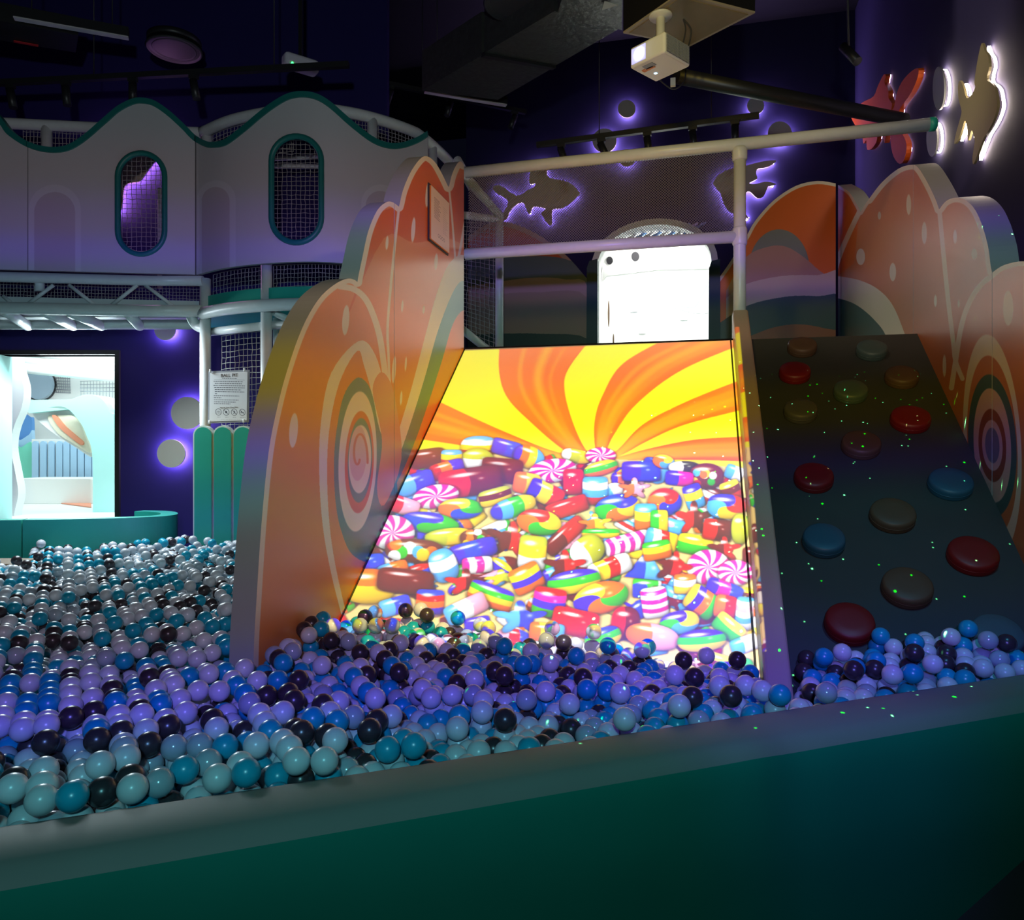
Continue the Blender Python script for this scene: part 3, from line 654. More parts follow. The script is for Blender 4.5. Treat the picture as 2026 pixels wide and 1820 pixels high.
# climbing ramp
cr = thing('climbing_ramp', 'dark grey padded climbing ramp with round holds', 'climbing ramp', (DX, YT, ZT))
f = [Vector((DX, y0, SZ0 + (y0 - SY0) * SLP)), Vector((XW, y0, SZ0 + (y0 - SY0) * SLP)), Vector((XW, YT, ZT)), Vector((DX, YT, ZT))]
b = MB(); b.prism(f, [p - nrm * .12 for p in f], ms=0); b.build('ramp_surface', M['climb'], cr)
g7 = lambda x, y: (1400 + x / 2.275, 600 + y / 2.275)
HG = 'round holds on the climbing ramp'
holds = [(425,200,130,'brown','brown round hold near the upper left corner of the climbing ramp'),(738,214,135,'teal','pale teal round hold at the top right of the climbing ramp'),
 (392,315,140,'red','red round hold highest on the ramp beside the divider'),(873,335,145,'brown','brown round hold high on the right side of the ramp'),
 (643,400,150,'teal','pale teal round hold in the upper middle of the ramp'),(418,488,150,'grey','grey round hold below the highest red hold'),
 (912,525,172,'red','red round hold high at the right edge of the ramp'),(690,640,172,'brown','brown round hold left of and below the right-edge red hold'),
 (477,788,175,'red','red round hold halfway down beside the divider'),(1092,815,190,'blue','blue round hold halfway down at the right wall'),
 (832,957,198,'brown','brown round hold in the middle of the ramp among green dots'),(522,1070,188,'blue','blue round hold low on the ramp beside the divider'),
 (1192,1138,215,'red','large red round hold at the lower right edge of the ramp'),(897,1283,220,'brown','large brown round hold just above the lowest red hold'),
 (638,1445,220,'red','lowest red round hold, standing just above the balls'),(1300,1500,225,'teal','pale grey-green round hold half sunk in the balls at the right')]
for x, y, w_, c, lab in holds:
    px, py = g7(x, y); p = PR(px, py, .025); zc = (p - CAM).dot(FW); r = w_ / 2.275 / FPX * zc / 2 * .96
    p.x = min(p.x, XW - r - .01)
    t = thing('climbing_hold', lab, 'climbing hold', p - nrm * .022, HG)
    b = MB(); b.lathe(p - nrm * .022, nrm, [(r * .97, 0), (r, .008), (r, .036), (r * .96, .046), (r * .88, .050), (r * .5, .052), (0.0001, .052)], 40)
    hp_ = b.build('pad', M['hold_' + c], t)
    b = MB(); b.lathe(p - nrm * .022, nrm, [(r * 1.005, .020), (r * 1.012, .022), (r * 1.005, .024)], 40); b.build('seam', M['hold_' + c], hp_)

# ------------------------------------------------------------------ cloud shaped panels
CR, ORG, ORD, GRN, PNK = hexc(226, 214, 190), hexc(220, 136, 78), hexc(210, 100, 34), hexc(96, 136, 128), hexc(214, 178, 170)
def inset_border(cv, outl, w):
    return cv.line(outl + [outl[0]], w)
def cloud(name, label, outline, plane_pt, out, th, seams, paint, a_of, res=420, floor_z=.05, top=None):
    """outline: list of photograph pixels along the top from one end to the other, splits at seams (plane coordinate)"""
    pts3 = [plane_pt(x, y) for x, y in outline]
    A = [a_of(p) for p in pts3]; Z = [p.z for p in pts3]
    if A[0] > A[-1]: A, Z = A[::-1], Z[::-1]
    A = np.maximum.accumulate(np.array(A) + np.arange(len(A)) * 1e-5); Z = np.array(Z)
    amin, amax, zmax = A[0], A[-1], Z.max() + .02
    # painting over the plane
    w = int((amax - amin) * res) + 1; h = int((zmax - floor_z) * res) + 1
    ga, gz = np.meshgrid(np.linspace(amin, amax, w), np.linspace(zmax, floor_z, h))
    origin = pts3[0]; 
    if abs(out.x) > .5: gx, gy = np.full_like(ga, origin.x), ga
    else: gx, gy = ga, np.full_like(ga, origin.y)
    PXa, PYa, zc = proj(gx, gy, gz)
    bad = zc < .3
    PXa[bad] = -9999
    cv = Canvas(PXa.astype(np.float32), PYa.astype(np.float32), ORG)
    paint(cv)
    im = cv.image(name + '_art'); m = mat(name + '_printed_vinyl', im, .34, .5)
    t = thing(name, label, 'panel', plane_pt(*outline[0]) if False else Vector((pts3[0].x, pts3[0].y, floor_z)))
    cuts = [amin] + sorted(s for s in seams if amin < s < amax) + [amax]
    for a0, a1 in zip(cuts[:-1], cuts[1:]):
        g = .0025
        aa = [a0 + g] + [x for x in A if a0 + g * 2 < x < a1 - g * 2] + [a1 - g]
        zz = np.interp(aa, A, Z)
        def P(a, z): return Vector((origin.x, a, z)) if abs(out.x) > .5 else Vector((a, origin.y, z))
        fr = [P(aa[0], floor_z)] + [P(a, z) for a, z in zip(aa, zz)] + [P(aa[-1], floor_z)]
        b = MB(); b.prism(fr, [p - out * th for p in fr], mf=0, ms=1)
        uvf = lambda v: ((((v.y if abs(out.x) > .5 else v.x) - amin) / (amax - amin)), (v.z - floor_z) / (zmax - floor_z))
        b.build('panel_section', [m, M['fin_side']], t, uvf=uvf)
    return t
fE = lambda x, y: (440 + x / 1.75, 280 + y / 1.75)
# left panel (side wall of the slide, seen from its right)
outL = [(500, 1420), (501, 1340), (503, 1263), (507, 1194), (517, 1040), (531, 897), (548.6, 806), (568.6, 731), (597, 651), (628.6, 594), (660, 564), (685.7, 551.4), (700, 553), (707, 558)]
outL = smooth(outL, 4) + smooth([(708.6, 548), (717, 508), (728.6, 457), (745.7, 417), (764, 400), (777, 400), (789, 409)], 4) + smooth([(791, 402), (797, 377), (811, 343), (828.6, 317), (843, 308.6), (860, 320), (874, 343), (887, 370)], 4) + smooth([(889, 366), (894, 345.7), (903, 325.7), (911, 319), (918, 326)], 3)
def paintL(cv):
    e = fE
    cv.put(cv.Y < 2000, ORG)
    # upper lobes deeper orange
    cv.put(cv.poly(smooth([(690, 620), (712, 548), (745, 430), (790, 400), (840, 305), (890, 365), (930, 300), (930, 470), (880, 470), (820, 480), (760, 470)], 4, True)), ORD)
    cv.put(cv.line(outL, 9.5), CR)
    cv.put(cv.line([p for p in outL if p[0] > 705 and p[0] < 791], 9), CR)
    cv.put(cv.line([p for p in outL if 790 < p[0]], 7), CR)
    # border of first lobe carried down the inside
    cv.put(cv.line(smooth([(672, 566), (700, 572), (722, 590), (738, 622), (752, 670), (762, 740), (768, 800), (772, 850)], 5), 6.0), CR)
    cv.put(cv.line(smooth([e(612, 225), e(600, 330), e(585, 480), e(572, 640), e(575, 740), e(582, 900)], 5), 2.6), CR)
    cv.put(cv.line(smooth([e(785, 160), e(795, 260), e(806, 400)], 5), 2.0), CR)
    cv.put(cv.line(smooth([e(845, 250), e(818, 400), e(806, 405)], 5), 2.6), CR)
    # big arcs at the right edge
    B1 = smooth([e(845, 395), e(815, 395), e(775, 440), e(735, 550), e(690, 720), e(650, 870), e(605, 1020), e(560, 1190)], 5)
    B2 = smooth([e(845, 485), e(822, 487), e(790, 540), e(745, 660), e(700, 820), e(650, 980), e(600, 1120), e(545, 1240)], 5)
    B3 = smooth([e(845, 585), e(825, 590), e(795, 640), e(760, 760), e(715, 900), e(670, 1030), e(620, 1150), e(560, 1260)], 5)
    cv.put(cv.poly(B1 + [e(700, 1300), e(900, 900), e(900, 395)]), CR)
    cv.put(cv.poly(B2 + [e(700, 1300), e(900, 900), e(900, 485)]), GRN)
    cv.put(cv.poly(B3 + [e(700, 1300), e(900, 900), e(900, 585)]), hexc(228, 132, 84))
    # swirl: rings from the outside in
    for (x0, x1, y0_, y1, c, rot) in ((335, 640, 690, 1760, CR, 0), (363, 600, 725, 1700, hexc(220, 138, 80), 0)):
        q = smooth([e((x0 + x1) / 2 - 15, y0_), e(x0 + 42, y0_ + 110), e(x0 + 6, y0_ + 280), e(x0, y0_ + 460), e(x0 + 12, y0_ + 640), e(x0 + 40, y0_ + 800), e(x0 + 80, y0_ + 960), e(x0 + 110, y0_ + 1060), e(x1, y0_ + 1060), e(x1 - 30, y0_ + 640), e(x1 - 55, y0_ + 400), e(x1 - 75, y0_ + 190), e(x1 - 110, y0_ + 50)], 5, True)
        cv.put(cv.poly(q), c)
    q = smooth([e(462, 820), e(420, 880), e(395, 1000), e(386, 1120), e(392, 1250), e(412, 1350), e(450, 1430), e(520, 1450), e(600, 1340), e(600, 1150), e(545, 1000), e(520, 880), e(495, 830)], 5, True)
    cv.put(cv.poly(q), GRN)
    q = smooth([e(545, 800), e(520, 860), e(545, 980), e(552, 1060), e(535, 1200), e(560, 1260), e(620, 1100), e(600, 900), e(575, 820)], 4, True)
    cv.put(cv.poly(q), hexc(216, 150, 120))
    for cx, cy, rx, ry, c in ((468, 1108, 66, 243, CR), (474, 1110, 50, 177, hexc(214, 110, 82)), (476, 1104, 42, 146, GRN), (476, 1100, 39, 118, CR), (470, 1080, 30, 95, PNK)):
        ex, ey = e(cx, cy); cv.put(cv.ell(ex, ey, rx / 1.75, ry / 1.75, 2), c)
    sp = [e(472 + (6 + 4.6 * a) * math.cos(a + 1.0), 1090 + (14 + 16.5 * a) * math.sin(a + 1.0)) for a in np.linspace(0, 5.5, 40)]
    cv.put(cv.line(sp, 2.2), hexc(206, 120, 96))
    for x, y, rx, ry in ((427, 618, 12, 52), (246, 1000, 15, 60), (570, 350, 5, 24), (661, 305, 7, 43), (710, 185, 7, 42), (740, 415, 6, 28), (594, 790, 7, 46), (697, 582, 4, 14), (635, 770, 3.5, 24), (619, 888, 4, 24), (623, 570, 4, 20)):
        ex, ey = e(x, y); cv.put(cv.ell(ex, ey, rx / 1.75, ry / 1.75, 4), CR)
seamL = PX(780, 900, XL).y
cloud('cloud_panel', 'tall orange cloud-shaped side panel with swirl, left of the slide', outL, lambda x, y: PX(x, y, XL), Vector((1, 0, 0)), .085, [seamL], paintL, a_of=lambda p: p.y)

# right-hand side panel (x = XW)
outR = smooth([(1658, 366), (1680, 380), (1694, 402), (1703, 420)], 4) + smooth([(1705, 416), (1719, 394), (1744.6, 361), (1777, 334), (1803, 326), (1817, 332), (1835, 361), (1850, 392), (1858, 414)], 4) \
     + smooth([(1860, 412), (1871.5, 398), (1890, 391), (1911, 396), (1929.6, 415.5), (1944, 448), (1955, 488), (1960, 525), (1963, 540)], 4) + smooth([(1966, 537), (1987.6, 524), (2026, 517), (2066, 530), (2098, 566), (2120, 640), (2124, 740)], 4)
def paintR(cv):
    f = f6
    g = g7
    cv.put(cv.Y < 3000, hexc(198, 120, 72))
    cv.put(cv.poly([(1640, 300), (1700, 420), (1690, 520), (1640, 560)]), ORD)
    cv.put(cv.line(outR[:17], 5), CR)
    cv.put(cv.line(outR[17:], 9), CR)
    cv.put(cv.line(smooth([f(830, 985), f(770, 1110), f(715, 1240), f(690, 1340)], 5), 5), CR)
    cv.put(cv.line(smooth([f(1265, 985), f(1285, 1200), f(1310, 1450), f(1340, 1700), f(1352, 1800), f(1390, 1900)], 5), 4.5), CR)
    cv.put(cv.line(smooth([f(1550, 1340), f(1490, 1390), f(1430, 1480), f(1385, 1610), f(1355, 1790), f(1330, 1950)], 5), 5), CR)
    # big arch at the back (cream, dark teal, orange)
    A1 = smooth([f(600, 1330), f(745, 1345), f(850, 1370), f(940, 1420), f(1010, 1500), f(1070, 1640), f(1120, 1800)], 5)
    cv.put(cv.poly(A1 + [(1600, 760), (1600, 500)]), CR)
    A2 = smooth([f(600, 1440), f(745, 1470), f(830, 1510), f(910, 1580), f(970, 1660), f(1020, 1800)], 5)
    cv.put(cv.poly(A2 + [(1600, 760), (1600, 560)]), hexc(60, 92, 88))
    # rings at the right
    for rx, ry, c in ((130, 500, CR), (112, 405, hexc(198, 120, 72)), (108, 320, hexc(70, 100, 100)), (84, 258, PNK), (62, 165, hexc(150, 80, 62)), (46, 115, PNK), (32, 80, hexc(120, 120, 140))):
        cx, cy = g(1282, 640); cv.put(cv.ell(cx, cy, rx / 2.275, ry / 2.275, -3), c)
    for x, y, rx, ry in ((1097, 950, 13, 56), (1182, 1105, 14, 60), (835, 1235, 24, 45), (1010, 1318, 18, 50), (1350, 1125, 10, 38), (1455, 1220, 16, 30), (1243, 1475, 8, 32), (1370, 1490, 6, 22), (1640, 1515, 28, 95), (937, 1010, 9, 22), (1292, 1830, 10, 60)):
        ex, ey = f(x, y); cv.put(cv.ell(ex, ey, rx / 2.757, ry / 2.757), CR)
cloud('cloud_panel', 'orange cloud-shaped side panel with three lobes, right of the climbing ramp', outR, lambda x, y: PX(x, y, XW), Vector((-1, 0, 0)), .10, [PX(1807, 500, XW).y, PX(1963, 600, XW).y], paintR, a_of=lambda p: p.y)
# back right panel (y = YB)
outB = smooth([(1415, 560), (1440, 525), (1474, 472), (1494, 437), (1530, 397), (1574, 368), (1617, 358), (1654, 363)], 4)
def paintB(cv):
    f = f6
    cv.put(cv.Y < 3000, ORD)
    cv.put(cv.line(outB, 6), CR)
    cv.put(cv.ell(*f(390, 1300), 60, 78), hexc(116, 124, 122))
    cv.put(cv.poly(smooth([f(100, 1420), f(205, 1240), f(330, 1180), f(430, 1180), f(530, 1240), f(640, 1330), f(740, 1350), f(740, 1900), f(100, 1900)], 4)), hexc(170, 130, 118))
    cv.put(cv.poly(smooth([f(100, 1460), f(205, 1385), f(400, 1340), f(600, 1335), f(760, 1350), f(760, 1900), f(100, 1900)], 4)), hexc(196, 176, 150))
    cv.put(cv.poly(smooth([f(60, 1600), f(220, 1500), f(430, 1452), f(600, 1450), f(760, 1475), f(760, 1900), f(60, 1900)], 4)), hexc(50, 76, 72))
    cv.put(cv.poly(smooth([f(200, 1680), f(360, 1620), f(500, 1603), f(640, 1625), f(760, 1670), f(760, 1900), f(200, 1900)], 4)), hexc(150, 84, 50))
cloud('cloud_panel', 'dark orange rounded panel at the back, right of the bright doorway', outB, lambda x, y: PY(x, y, YB), Vector((0, -1, 0)), .10, [], paintB, a_of=lambda p: p.x)
# back left panel
outBl = smooth([(925, 470), (955, 448), (985, 438), (1020, 444), (1060, 462), (1100, 488), (1130, 515), (1162, 552)], 4)
def paintBl(cv):
    f = f5
    cv.put(cv.Y < 3000, hexc(190, 84, 42))
    cv.put(cv.line(outBl, 9), hexc(176, 140, 120))
    cv.put(cv.poly(smooth([f(100, 1040), f(300, 1045), f(500, 1035), f(650, 1035), f(780, 1060), f(900, 1140), f(900, 1800), f(100, 1800)], 4)), hexc(92, 106, 106))
    cv.put(cv.poly(smooth([f(100, 1230), f(330, 1195), f(560, 1168), f(760, 1180), f(900, 1240), f(900, 1800), f(100, 1800)], 4)), hexc(168, 140, 130))
    cv.put(cv.poly(smooth([f(100, 1330), f(330, 1275), f(600, 1260), f(900, 1300), f(900, 1800), f(100, 1800)], 4)), hexc(150, 126, 112))
    cv.put(cv.poly(smooth([f(100, 1530), f(330, 1520), f(600, 1520), f(900, 1555), f(900, 1800), f(100, 1800)], 4)), hexc(50, 70, 66))
cloud('cloud_panel', 'dim rounded panel at the back behind the net, left of the bright doorway', outBl, lambda x, y: PY(x, y, YB), Vector((0, -1, 0)), .10, [], paintBl, a_of=lambda p: p.x)

# ------------------------------------------------------------------ platform, booth with the bright doorway
b = MB(); b.box(((XL - .35 + XW) / 2, (YT + YB) / 2 + .06, ZT - .08), (XW - XL + .35) / 2 - .005, (YB - YT) / 2 - .08, .06)
tag(b.build('platform', M['teal']), 'raised platform behind the top edge of the slides', 'platform')
bo = thing('play_booth', 'white round-topped booth glowing behind the platform, with peepholes', 'booth', (-.3, 6.9, 1.8))
def arch_pts(x0, x1, z0, zs, zt, n=20):
    cx, r = (x0 + x1) / 2, (x1 - x0) / 2
    return [(x0, z0)] + [(cx - r * math.cos(a), zs + (zt - zs) * math.sin(a)) for a in np.linspace(0, math.pi, n)] + [(x1, z0)]
P_l, P_r = PY(1180, 600, YB).x, PY(1408, 600, YB).x
zs, zt = PY(1180, 525, YB).z, PY(1290, 441, YB).z
oin = arch_pts(P_l, P_r, 1.6, zs, zt); oou = arch_pts(P_l - .05, P_r + .05, 1.6, zs, zt + .05)
b = MB()
yf, yb = YB + .05, YB + 1.35
for A_, B_ in ((oin, oou),):
    n = len(A_); vs = [Vector((x, yf, z)) for x, z in A_] + [Vector((x, yf, z)) for x, z in B_] + [Vector((x, yb, z)) for x, z in A_] + [Vector((x, yb, z)) for x, z in B_]
    fs = []
    for i in range(n - 1):
        fs += [(i, i + 1, n + i + 1, n + i), (2 * n + i, 2 * n + i + 1, i + 1, i), (n + i, n + i + 1, 3 * n + i + 1, 3 * n + i)]
    b.add(vs, fs, 0, False)
b.build('shell', M['room'], bo)
b = MB(); f = [Vector((x, yb, z)) for x, z in oou]; b.prism(f, [p + Vector((0, .04, 0)) for p in f], ms=0); b.build('back_wall', M['room'], bo)
b = MB(); b.box(((P_l + P_r) / 2, (yf + yb) / 2, 1.62), (P_r - P_l) / 2, (yb - yf) / 2, .02); b.build('booth_floor', M['room'], bo)
yl = YB + .32
lint = smooth([(1150, 560), (1160, 500), (1190, 462), (1240, 444), (1295, 440), (1350, 448), (1400, 478), (1428, 520), (1432, 530)], 4) + [(1300, 534), (1200, 546)]
f = [PY(x, y, yl) for x, y in lint]
f = [Vector((min(max(p.x, P_l + .01), P_r - .01), p.y, min(p.z, zt - .03 - .55 * (p.x - (P_l + P_r) / 2) ** 2))) for p in f]
b = MB(); b.prism(f, [p + Vector((0, .04, 0)) for p in f], ms=0); b.build('lintel', M['room'], bo)
for (px, py, r) in ((1206, 515, 6.5), (1257, 507, 8)):
    f = [PY(x, y, yl - .012) for x, y in disc_pts(px, py, r, r * 1.15, 24)]; b = MB(); b.prism(f, [p + Vector((0, .01, 0)) for p in f], ms=0); b.build('peephole', M['hole'], bo)
sw = smooth([f5(1425, 1320), f5(1470, 1270), f5(1560, 1215), f5(1660, 1180), f5(1660, 1385), f5(1440, 1360)], 5, True)
f = [PY(x, y, yb - .012) for x, y in sw]; b = MB(); b.prism(f, [p + Vector((0, .008, 0)) for p in f], ms=0); b.build('painted_hill', M['room'], bo)
sw = smooth([f5(1440, 1330), f5(1500, 1275), f5(1580, 1235), f5(1640, 1215), f5(1600, 1300), f5(1560, 1355), f5(1460, 1345)], 5, True)
f = [PY(x, y, yb - .02) for x, y in sw]; b = MB(); b.prism(f, [p + Vector((0, .008, 0)) for p in f], ms=0); b.build('painted_hill', M['paleblue'], bo)
for (x, y) in ((1185, 1365), (1237, 1500), (1497, 1415)):
    p = PY(*f5(x, y), yb - .015); b = MB(); b.box(p, .035, .01, .03); b.build('socket_plate', M['room'], bo)
for (x, y, w_, h_) in ((1026, 1395, 6, 85), (1056, 1560, 5, 40)):
    f = [PY(px, py, yf + .4) for px, py in disc_pts(*f5(x, y), w_ / 3.1656, h_ / 3.1656, 16)]; b = MB(); b.prism(f, [p + Vector((0, .01, 0)) for p in f], ms=0); b.build('slot', M['wood'], bo)
for i in range(8):
    x0, y0_ = 1150 + i * 50, 905 - i * 4
    b = MB(); b.tube([PY(*f5(x0, y0_ + 20), YB + .1 + i * .01), PY(*f5(x0 + 130, y0_ - 50), YB + .5)], .012, 6); b.build('ceiling_slat', M['blue'] if i % 2 else M['room'], bo)
for (x0, x1, lab) in ((1160, 1182, 'left'), (1402, 1425, 'right')):
    f = [PY(x, y, YB - .04) for x, y in ((x0, 700), (x0 + 1, 530), (x0 + 6, 516), (x1, 512), (x1, 700))]
    b = MB(); b.prism(f, [p + Vector((0, .1, 0)) for p in f], ms=0); tag(b.build('door_jamb_pad', M['door_teal']), f'dark teal padded post at the {lab} side of the bright upper doorway', 'door post')

# ------------------------------------------------------------------ white tube frame of the slide platform
PIPE = .034
fr = thing('tube_frame', 'white padded tube rails and post over the top of the slides', 'tube frame', (XR + .03, YT + .08, ZT))
yr = YT + .09
def pipe(parent, name, pts, r=PIPE, m='pipe', caps=True):
    b = MB(); b.tube(pts, r, 16); return b.build(name, M[m], parent)
zt1, zt2 = PY(1463, 292, yr).z, PY(1463, 468, yr).z
xe = PY(1842, 240, yr).x
pipe(fr, 'rail', [Vector((XL - .02, yr, zt1)), Vector((xe, yr, zt1 + .03))])
pipe(fr, 'rail', [Vector((XL - .02, yr, zt2)), Vector((.25, yr, zt2))])
pipe(fr, 'post', [Vector((.25, yr, 1.6)), Vector((.25, yr, zt1))], PIPE * .98)
b = MB(); b.lathe(Vector((xe, yr, zt1 + .03)), (1, 0, 0), [(.036, -.01), (.036, .02), (.02, .03)], 16); b.build('end_cap', M['teal'], fr)
b = MB(); b.lathe(Vector((.25, yr, zt1 - .075)), (0, 0, 1), [(.036, 0), (.041, .01), (.041, .06), (.036, .075)], 16); b.build('clamp', M['pipe'], fr)
b = MB(); b.lathe(Vector((.25, yr, zt2 - .05)), (0, 0, 1), [(.036, 0), (.040, .01), (.040, .09), (.036, .1)], 16); b.build('clamp', M['pipe'], fr)
# fine mesh in the frame: real strands on the diagonal
def fine_mesh():
    x0, x1, z0, z1 = XL, .22, zt2 + .02, zt1 - .02
    b = MB(); pitch = .0155
    for sgn in (1, -1):
        c = -(z1 - z0) if sgn == 1 else 0
        span = (x1 - x0) + (z1 - z0)
        k = 0
        while True:
            s0 = k * pitch; k += 1
            if s0 > span: break
            # line x - x0 = s0 - (z - z0)   or mirrored
            za, zb = z0, z1
            xa, xb = s0, s0 - (z1 - z0)
            if xa > x1 - x0: za = z0 + xa - (x1 - x0); xa = x1 - x0
            if xb < 0: zb = z1 + xb; xb = 0
            if zb - za < .005: continue
            if sgn == -1: xa, xb = (x1 - x0) - xa, (x1 - x0) - xb
            b.tube([Vector((x0 + xa, yr + .005 * sgn, za)), Vector((x0 + xb, yr + .005 * sgn, zb))], .0017, 3, caps=False)
    return b
tag(fine_mesh().build('mesh_screen', M['mesh'], fix=False), 'fine dark mesh stretched between the two rails over the slide', 'mesh')
# side frame left of the platform
sf = thing('tube_frame', 'white tubes of the netted frame seen just right of the left cloud panel', 'tube frame', PY(985, 680, 5.6))
ys = 5.6
pipe(sf, 'post', [PY(988, 700, ys), PY(988, 425, ys)], .032)
pipe(sf, 'brace', [PY(912, 340, 4.9), PY(990, 428, ys)], .032)
pipe(sf, 'rail', [PY(900, 424, 5.2), PY(988, 434, ys)], .028)
pipe(sf, 'rail', [PY(900, 640, 5.2), PY(975, 700, ys)], .03)
def net(name, label, pf, nu, nv, r=.0028, m='net', group=None, seg=1):
    """pf(u, v) 0..1 -> point"""
    b = MB(); rr = np.random.default_rng(hash(label) % 1000 if False else len(label))
    ju = rr.normal(0, .06, (nu + 1, nv + 1)); jv = rr.normal(0, .06, (nu + 1, nv + 1))
    def g(i, j): return pf(min(max((i + ju[i, j]) / nu, 0), 1), min(max((j + jv[i, j]) / nv, 0), 1))
    G = [[g(i, j) for j in range(nv + 1)] for i in range(nu + 1)]
    for i in range(nu + 1): b.tube(G[i], r, 3, caps=False)
    for j in range(nv + 1): b.tube([G[i][j] for i in range(nu + 1)], r, 3, caps=False)
    return tag(b.build(name, M[m], fix=False), label, 'net', group)
def quad(a, b_, c, d):
    return lambda u, v: (a * (1 - u) + b_ * u) * (1 - v) + (d * (1 - u) + c * u) * v
net('safety_net', 'narrow dark net between the left cloud panel and the platform post', quad(PY(905, 430, 5.35), PY(985, 436, 5.65), PY(985, 690, 5.65), PY(905, 660, 5.35)), 9, 28, .0026)

# ------------------------------------------------------------------ left play structure
def fzc(px): 
    m = (px - 1013) / FPX; return (5.05 + .12 * 2.12) / (1 - .12 * m)
arcP = smooth([(-2.12, 5.05), (-1.85, 4.86), (-1.5, 4.73), (-1.18, 4.71), (-.88, 4.85), (-.60, 5.13), (-.43, 5.5), (-.37, 5.9)], 12)
arcM = np.array([p[0] / p[1] for p in arcP]); arcZ = np.array([p[1] for p in arcP])
def szc(px):
    return fzc(px) if px < 388 else float(np.interp((px - 1013) / FPX, arcM, arcZ))
def SP(px, z, off=0.0):
    """point of the structure's front line at column px and height z; off = moved away from the viewer"""
    zc = szc(px) + off; return CW((px - 1013) / FPX * szc(px) + 0, zc, z)
def zof(px, py): return EYE + (HOR - py) / FPX * szc(px)
wave = [(-160,330),(-100,205),(-60,196),(-25,208),(0,230),(23,259),(58,282.5),(96,292.6),(131,290),(163,272),(204,237),(233,212.6),(262,198),(282,195.7),(306,201),(335,220),(364,246),(387,269),(407.6,281),(422,283),(445,278),(480,252),(511,225.7),(540,204),(569,188),(598,183),(627.5,188),(656.6,205),(700,243),(738,272),(767,284),(793.5,284.5),(822.6,275),(847,260.6)]
wx = np.array([p[0] for p in wave]); wy = np.array([p[1] for p in wave])
ws = smooth(wave, 5); wxs = np.array([p[0] for p in ws]); wys = np.array([p[1] for p in ws])
ZBOT = 2.425
def fascia(label, x0, x1, hole, arches):
    t = thing('fascia_panel', label, 'panel', SP((x0 + x1) / 2, ZBOT))
    cols = list(np.linspace(x0 + .8, x1 - .8, int((x1 - x0) / 4)))
    if hole:
        hx0, hx1, hy0, hy1 = hole; r = (hx1 - hx0) / 2
        hc = list((hx0 + hx1) / 2 - r * np.cos(np.linspace(0, math.pi, 33)))
        cols = sorted([c for c in cols if c < hx0 - 1 or c > hx1 + 1] + hc)
    top = [zof(c, np.interp(c, wxs, wys)) for c in cols]
    b = MB(); th = .03
    def hz(c):
        q = max(0.0, 1 - ((c - (hx0 + hx1) / 2) / r) ** 2) ** .5 * r
        return zof(c, hy1 - r + q), zof(c, hy0 + r - q)
    def strip(ca, cb, a0, a1, b0, b1):
        vs = [SP(ca, a0), SP(cb, b0), SP(cb, b1), SP(ca, a1), SP(ca, a0, th), SP(cb, b0, th), SP(cb, b1, th), SP(ca, a1, th)]
        b.add(vs, [(0, 1, 2, 3)], 0); b.add(vs, [(7, 6, 5, 4)], 1); b.add(vs, [(0, 4, 5, 1), (3, 2, 6, 7)], 1)
    for i in range(len(cols) - 1):
        ca, cb = cols[i], cols[i + 1]
        if hole and ca > hx0 - .01 and cb < hx1 + .01:
            la, ua = hz(ca); lb, ub = hz(cb)
            strip(ca, cb, ZBOT, la, ZBOT, lb); strip(ca, cb, ua, top[i], ub, top[i + 1])
        else: strip(ca, cb, ZBOT, top[i], ZBOT, top[i + 1])
    for k_ in (0, -1):
        c = cols[k_]; b.add([SP(c, ZBOT), SP(c, top[k_]), SP(c, top[k_], th), SP(c, ZBOT, th)], [(0, 1, 2, 3)], 1)
    # print: pale arches
    w, h = int((x1 - x0) * 2.2), 800
    gx, gz = np.meshgrid(np.linspace(x0, x1, w), np.linspace(3.75, ZBOT - .02, h))
    zc = np.array([szc(c) for c in np.linspace(x0, x1, w)])[None, :]
    cv = Canvas(gx.astype(np.float32), (HOR - FPX * (gz - EYE) / zc).astype(np.float32), hexc(196, 196, 196))
    for (o0, o1, ot, i0, i1, it) in arches:
        for (a0, a1, tp, c) in ((o0, o1, ot, hexc(206, 206, 206)), (i0, i1, it, hexc(188, 180, 182))):
            r_ = (a1 - a0) / 2; cx = (a0 + a1) / 2
            m = np.where(cv.Y > tp + r_, (np.abs(cv.X - cx) < r_), np.hypot(cv.X - cx, cv.Y - tp - r_) < r_)
            cv.put(m.astype(np.float32), c)
    m = mat('fascia_print', cv.image('fascia_art'), .5, .4)
    def uvf(v):
        px, py, zc_ = proj(v.x, v.y, v.z)
        return ((px - x0) / (x1 - x0), (v.z - (ZBOT - .02)) / (3.75 - ZBOT + .02))
    b.build('board', [m, M['fin_side']], t, uvf=uvf)
    # teal trim along the wave
    cc = np.linspace(x0 + .8, x1 - .8, int((x1 - x0) / 3.5)); b = MB(); th2 = .03
    for i in range(len(cc)):
        pass
    vs = []
    for c in cc:
        zt_ = zof(c, np.interp(c, wxs, wys)); e = 2.0
        sl_ = (np.interp(c + e, wxs, wys) - np.interp(c - e, wxs, wys)) / (2 * e); hh_ = .032 * math.sqrt(1 + sl_ * sl_)
        vs += [SP(c, zt_ + .004, -.012), SP(c, zt_ - hh_, -.012), SP(c, zt_ - hh_, .036), SP(c, zt_ + .004, .036)]
    n = len(cc)
    b.add(vs, [(4 * i + j, 4 * i + (j + 1) % 4, 4 * i + 4 + (j + 1) % 4, 4 * i + 4 + j) for i in range(n - 1) for j in range(4)] + [(3, 2, 1, 0), (4 * n - 4, 4 * n - 3, 4 * n - 2, 4 * n - 1)])
    b.build('wave_trim', M['teal_dark'], t)
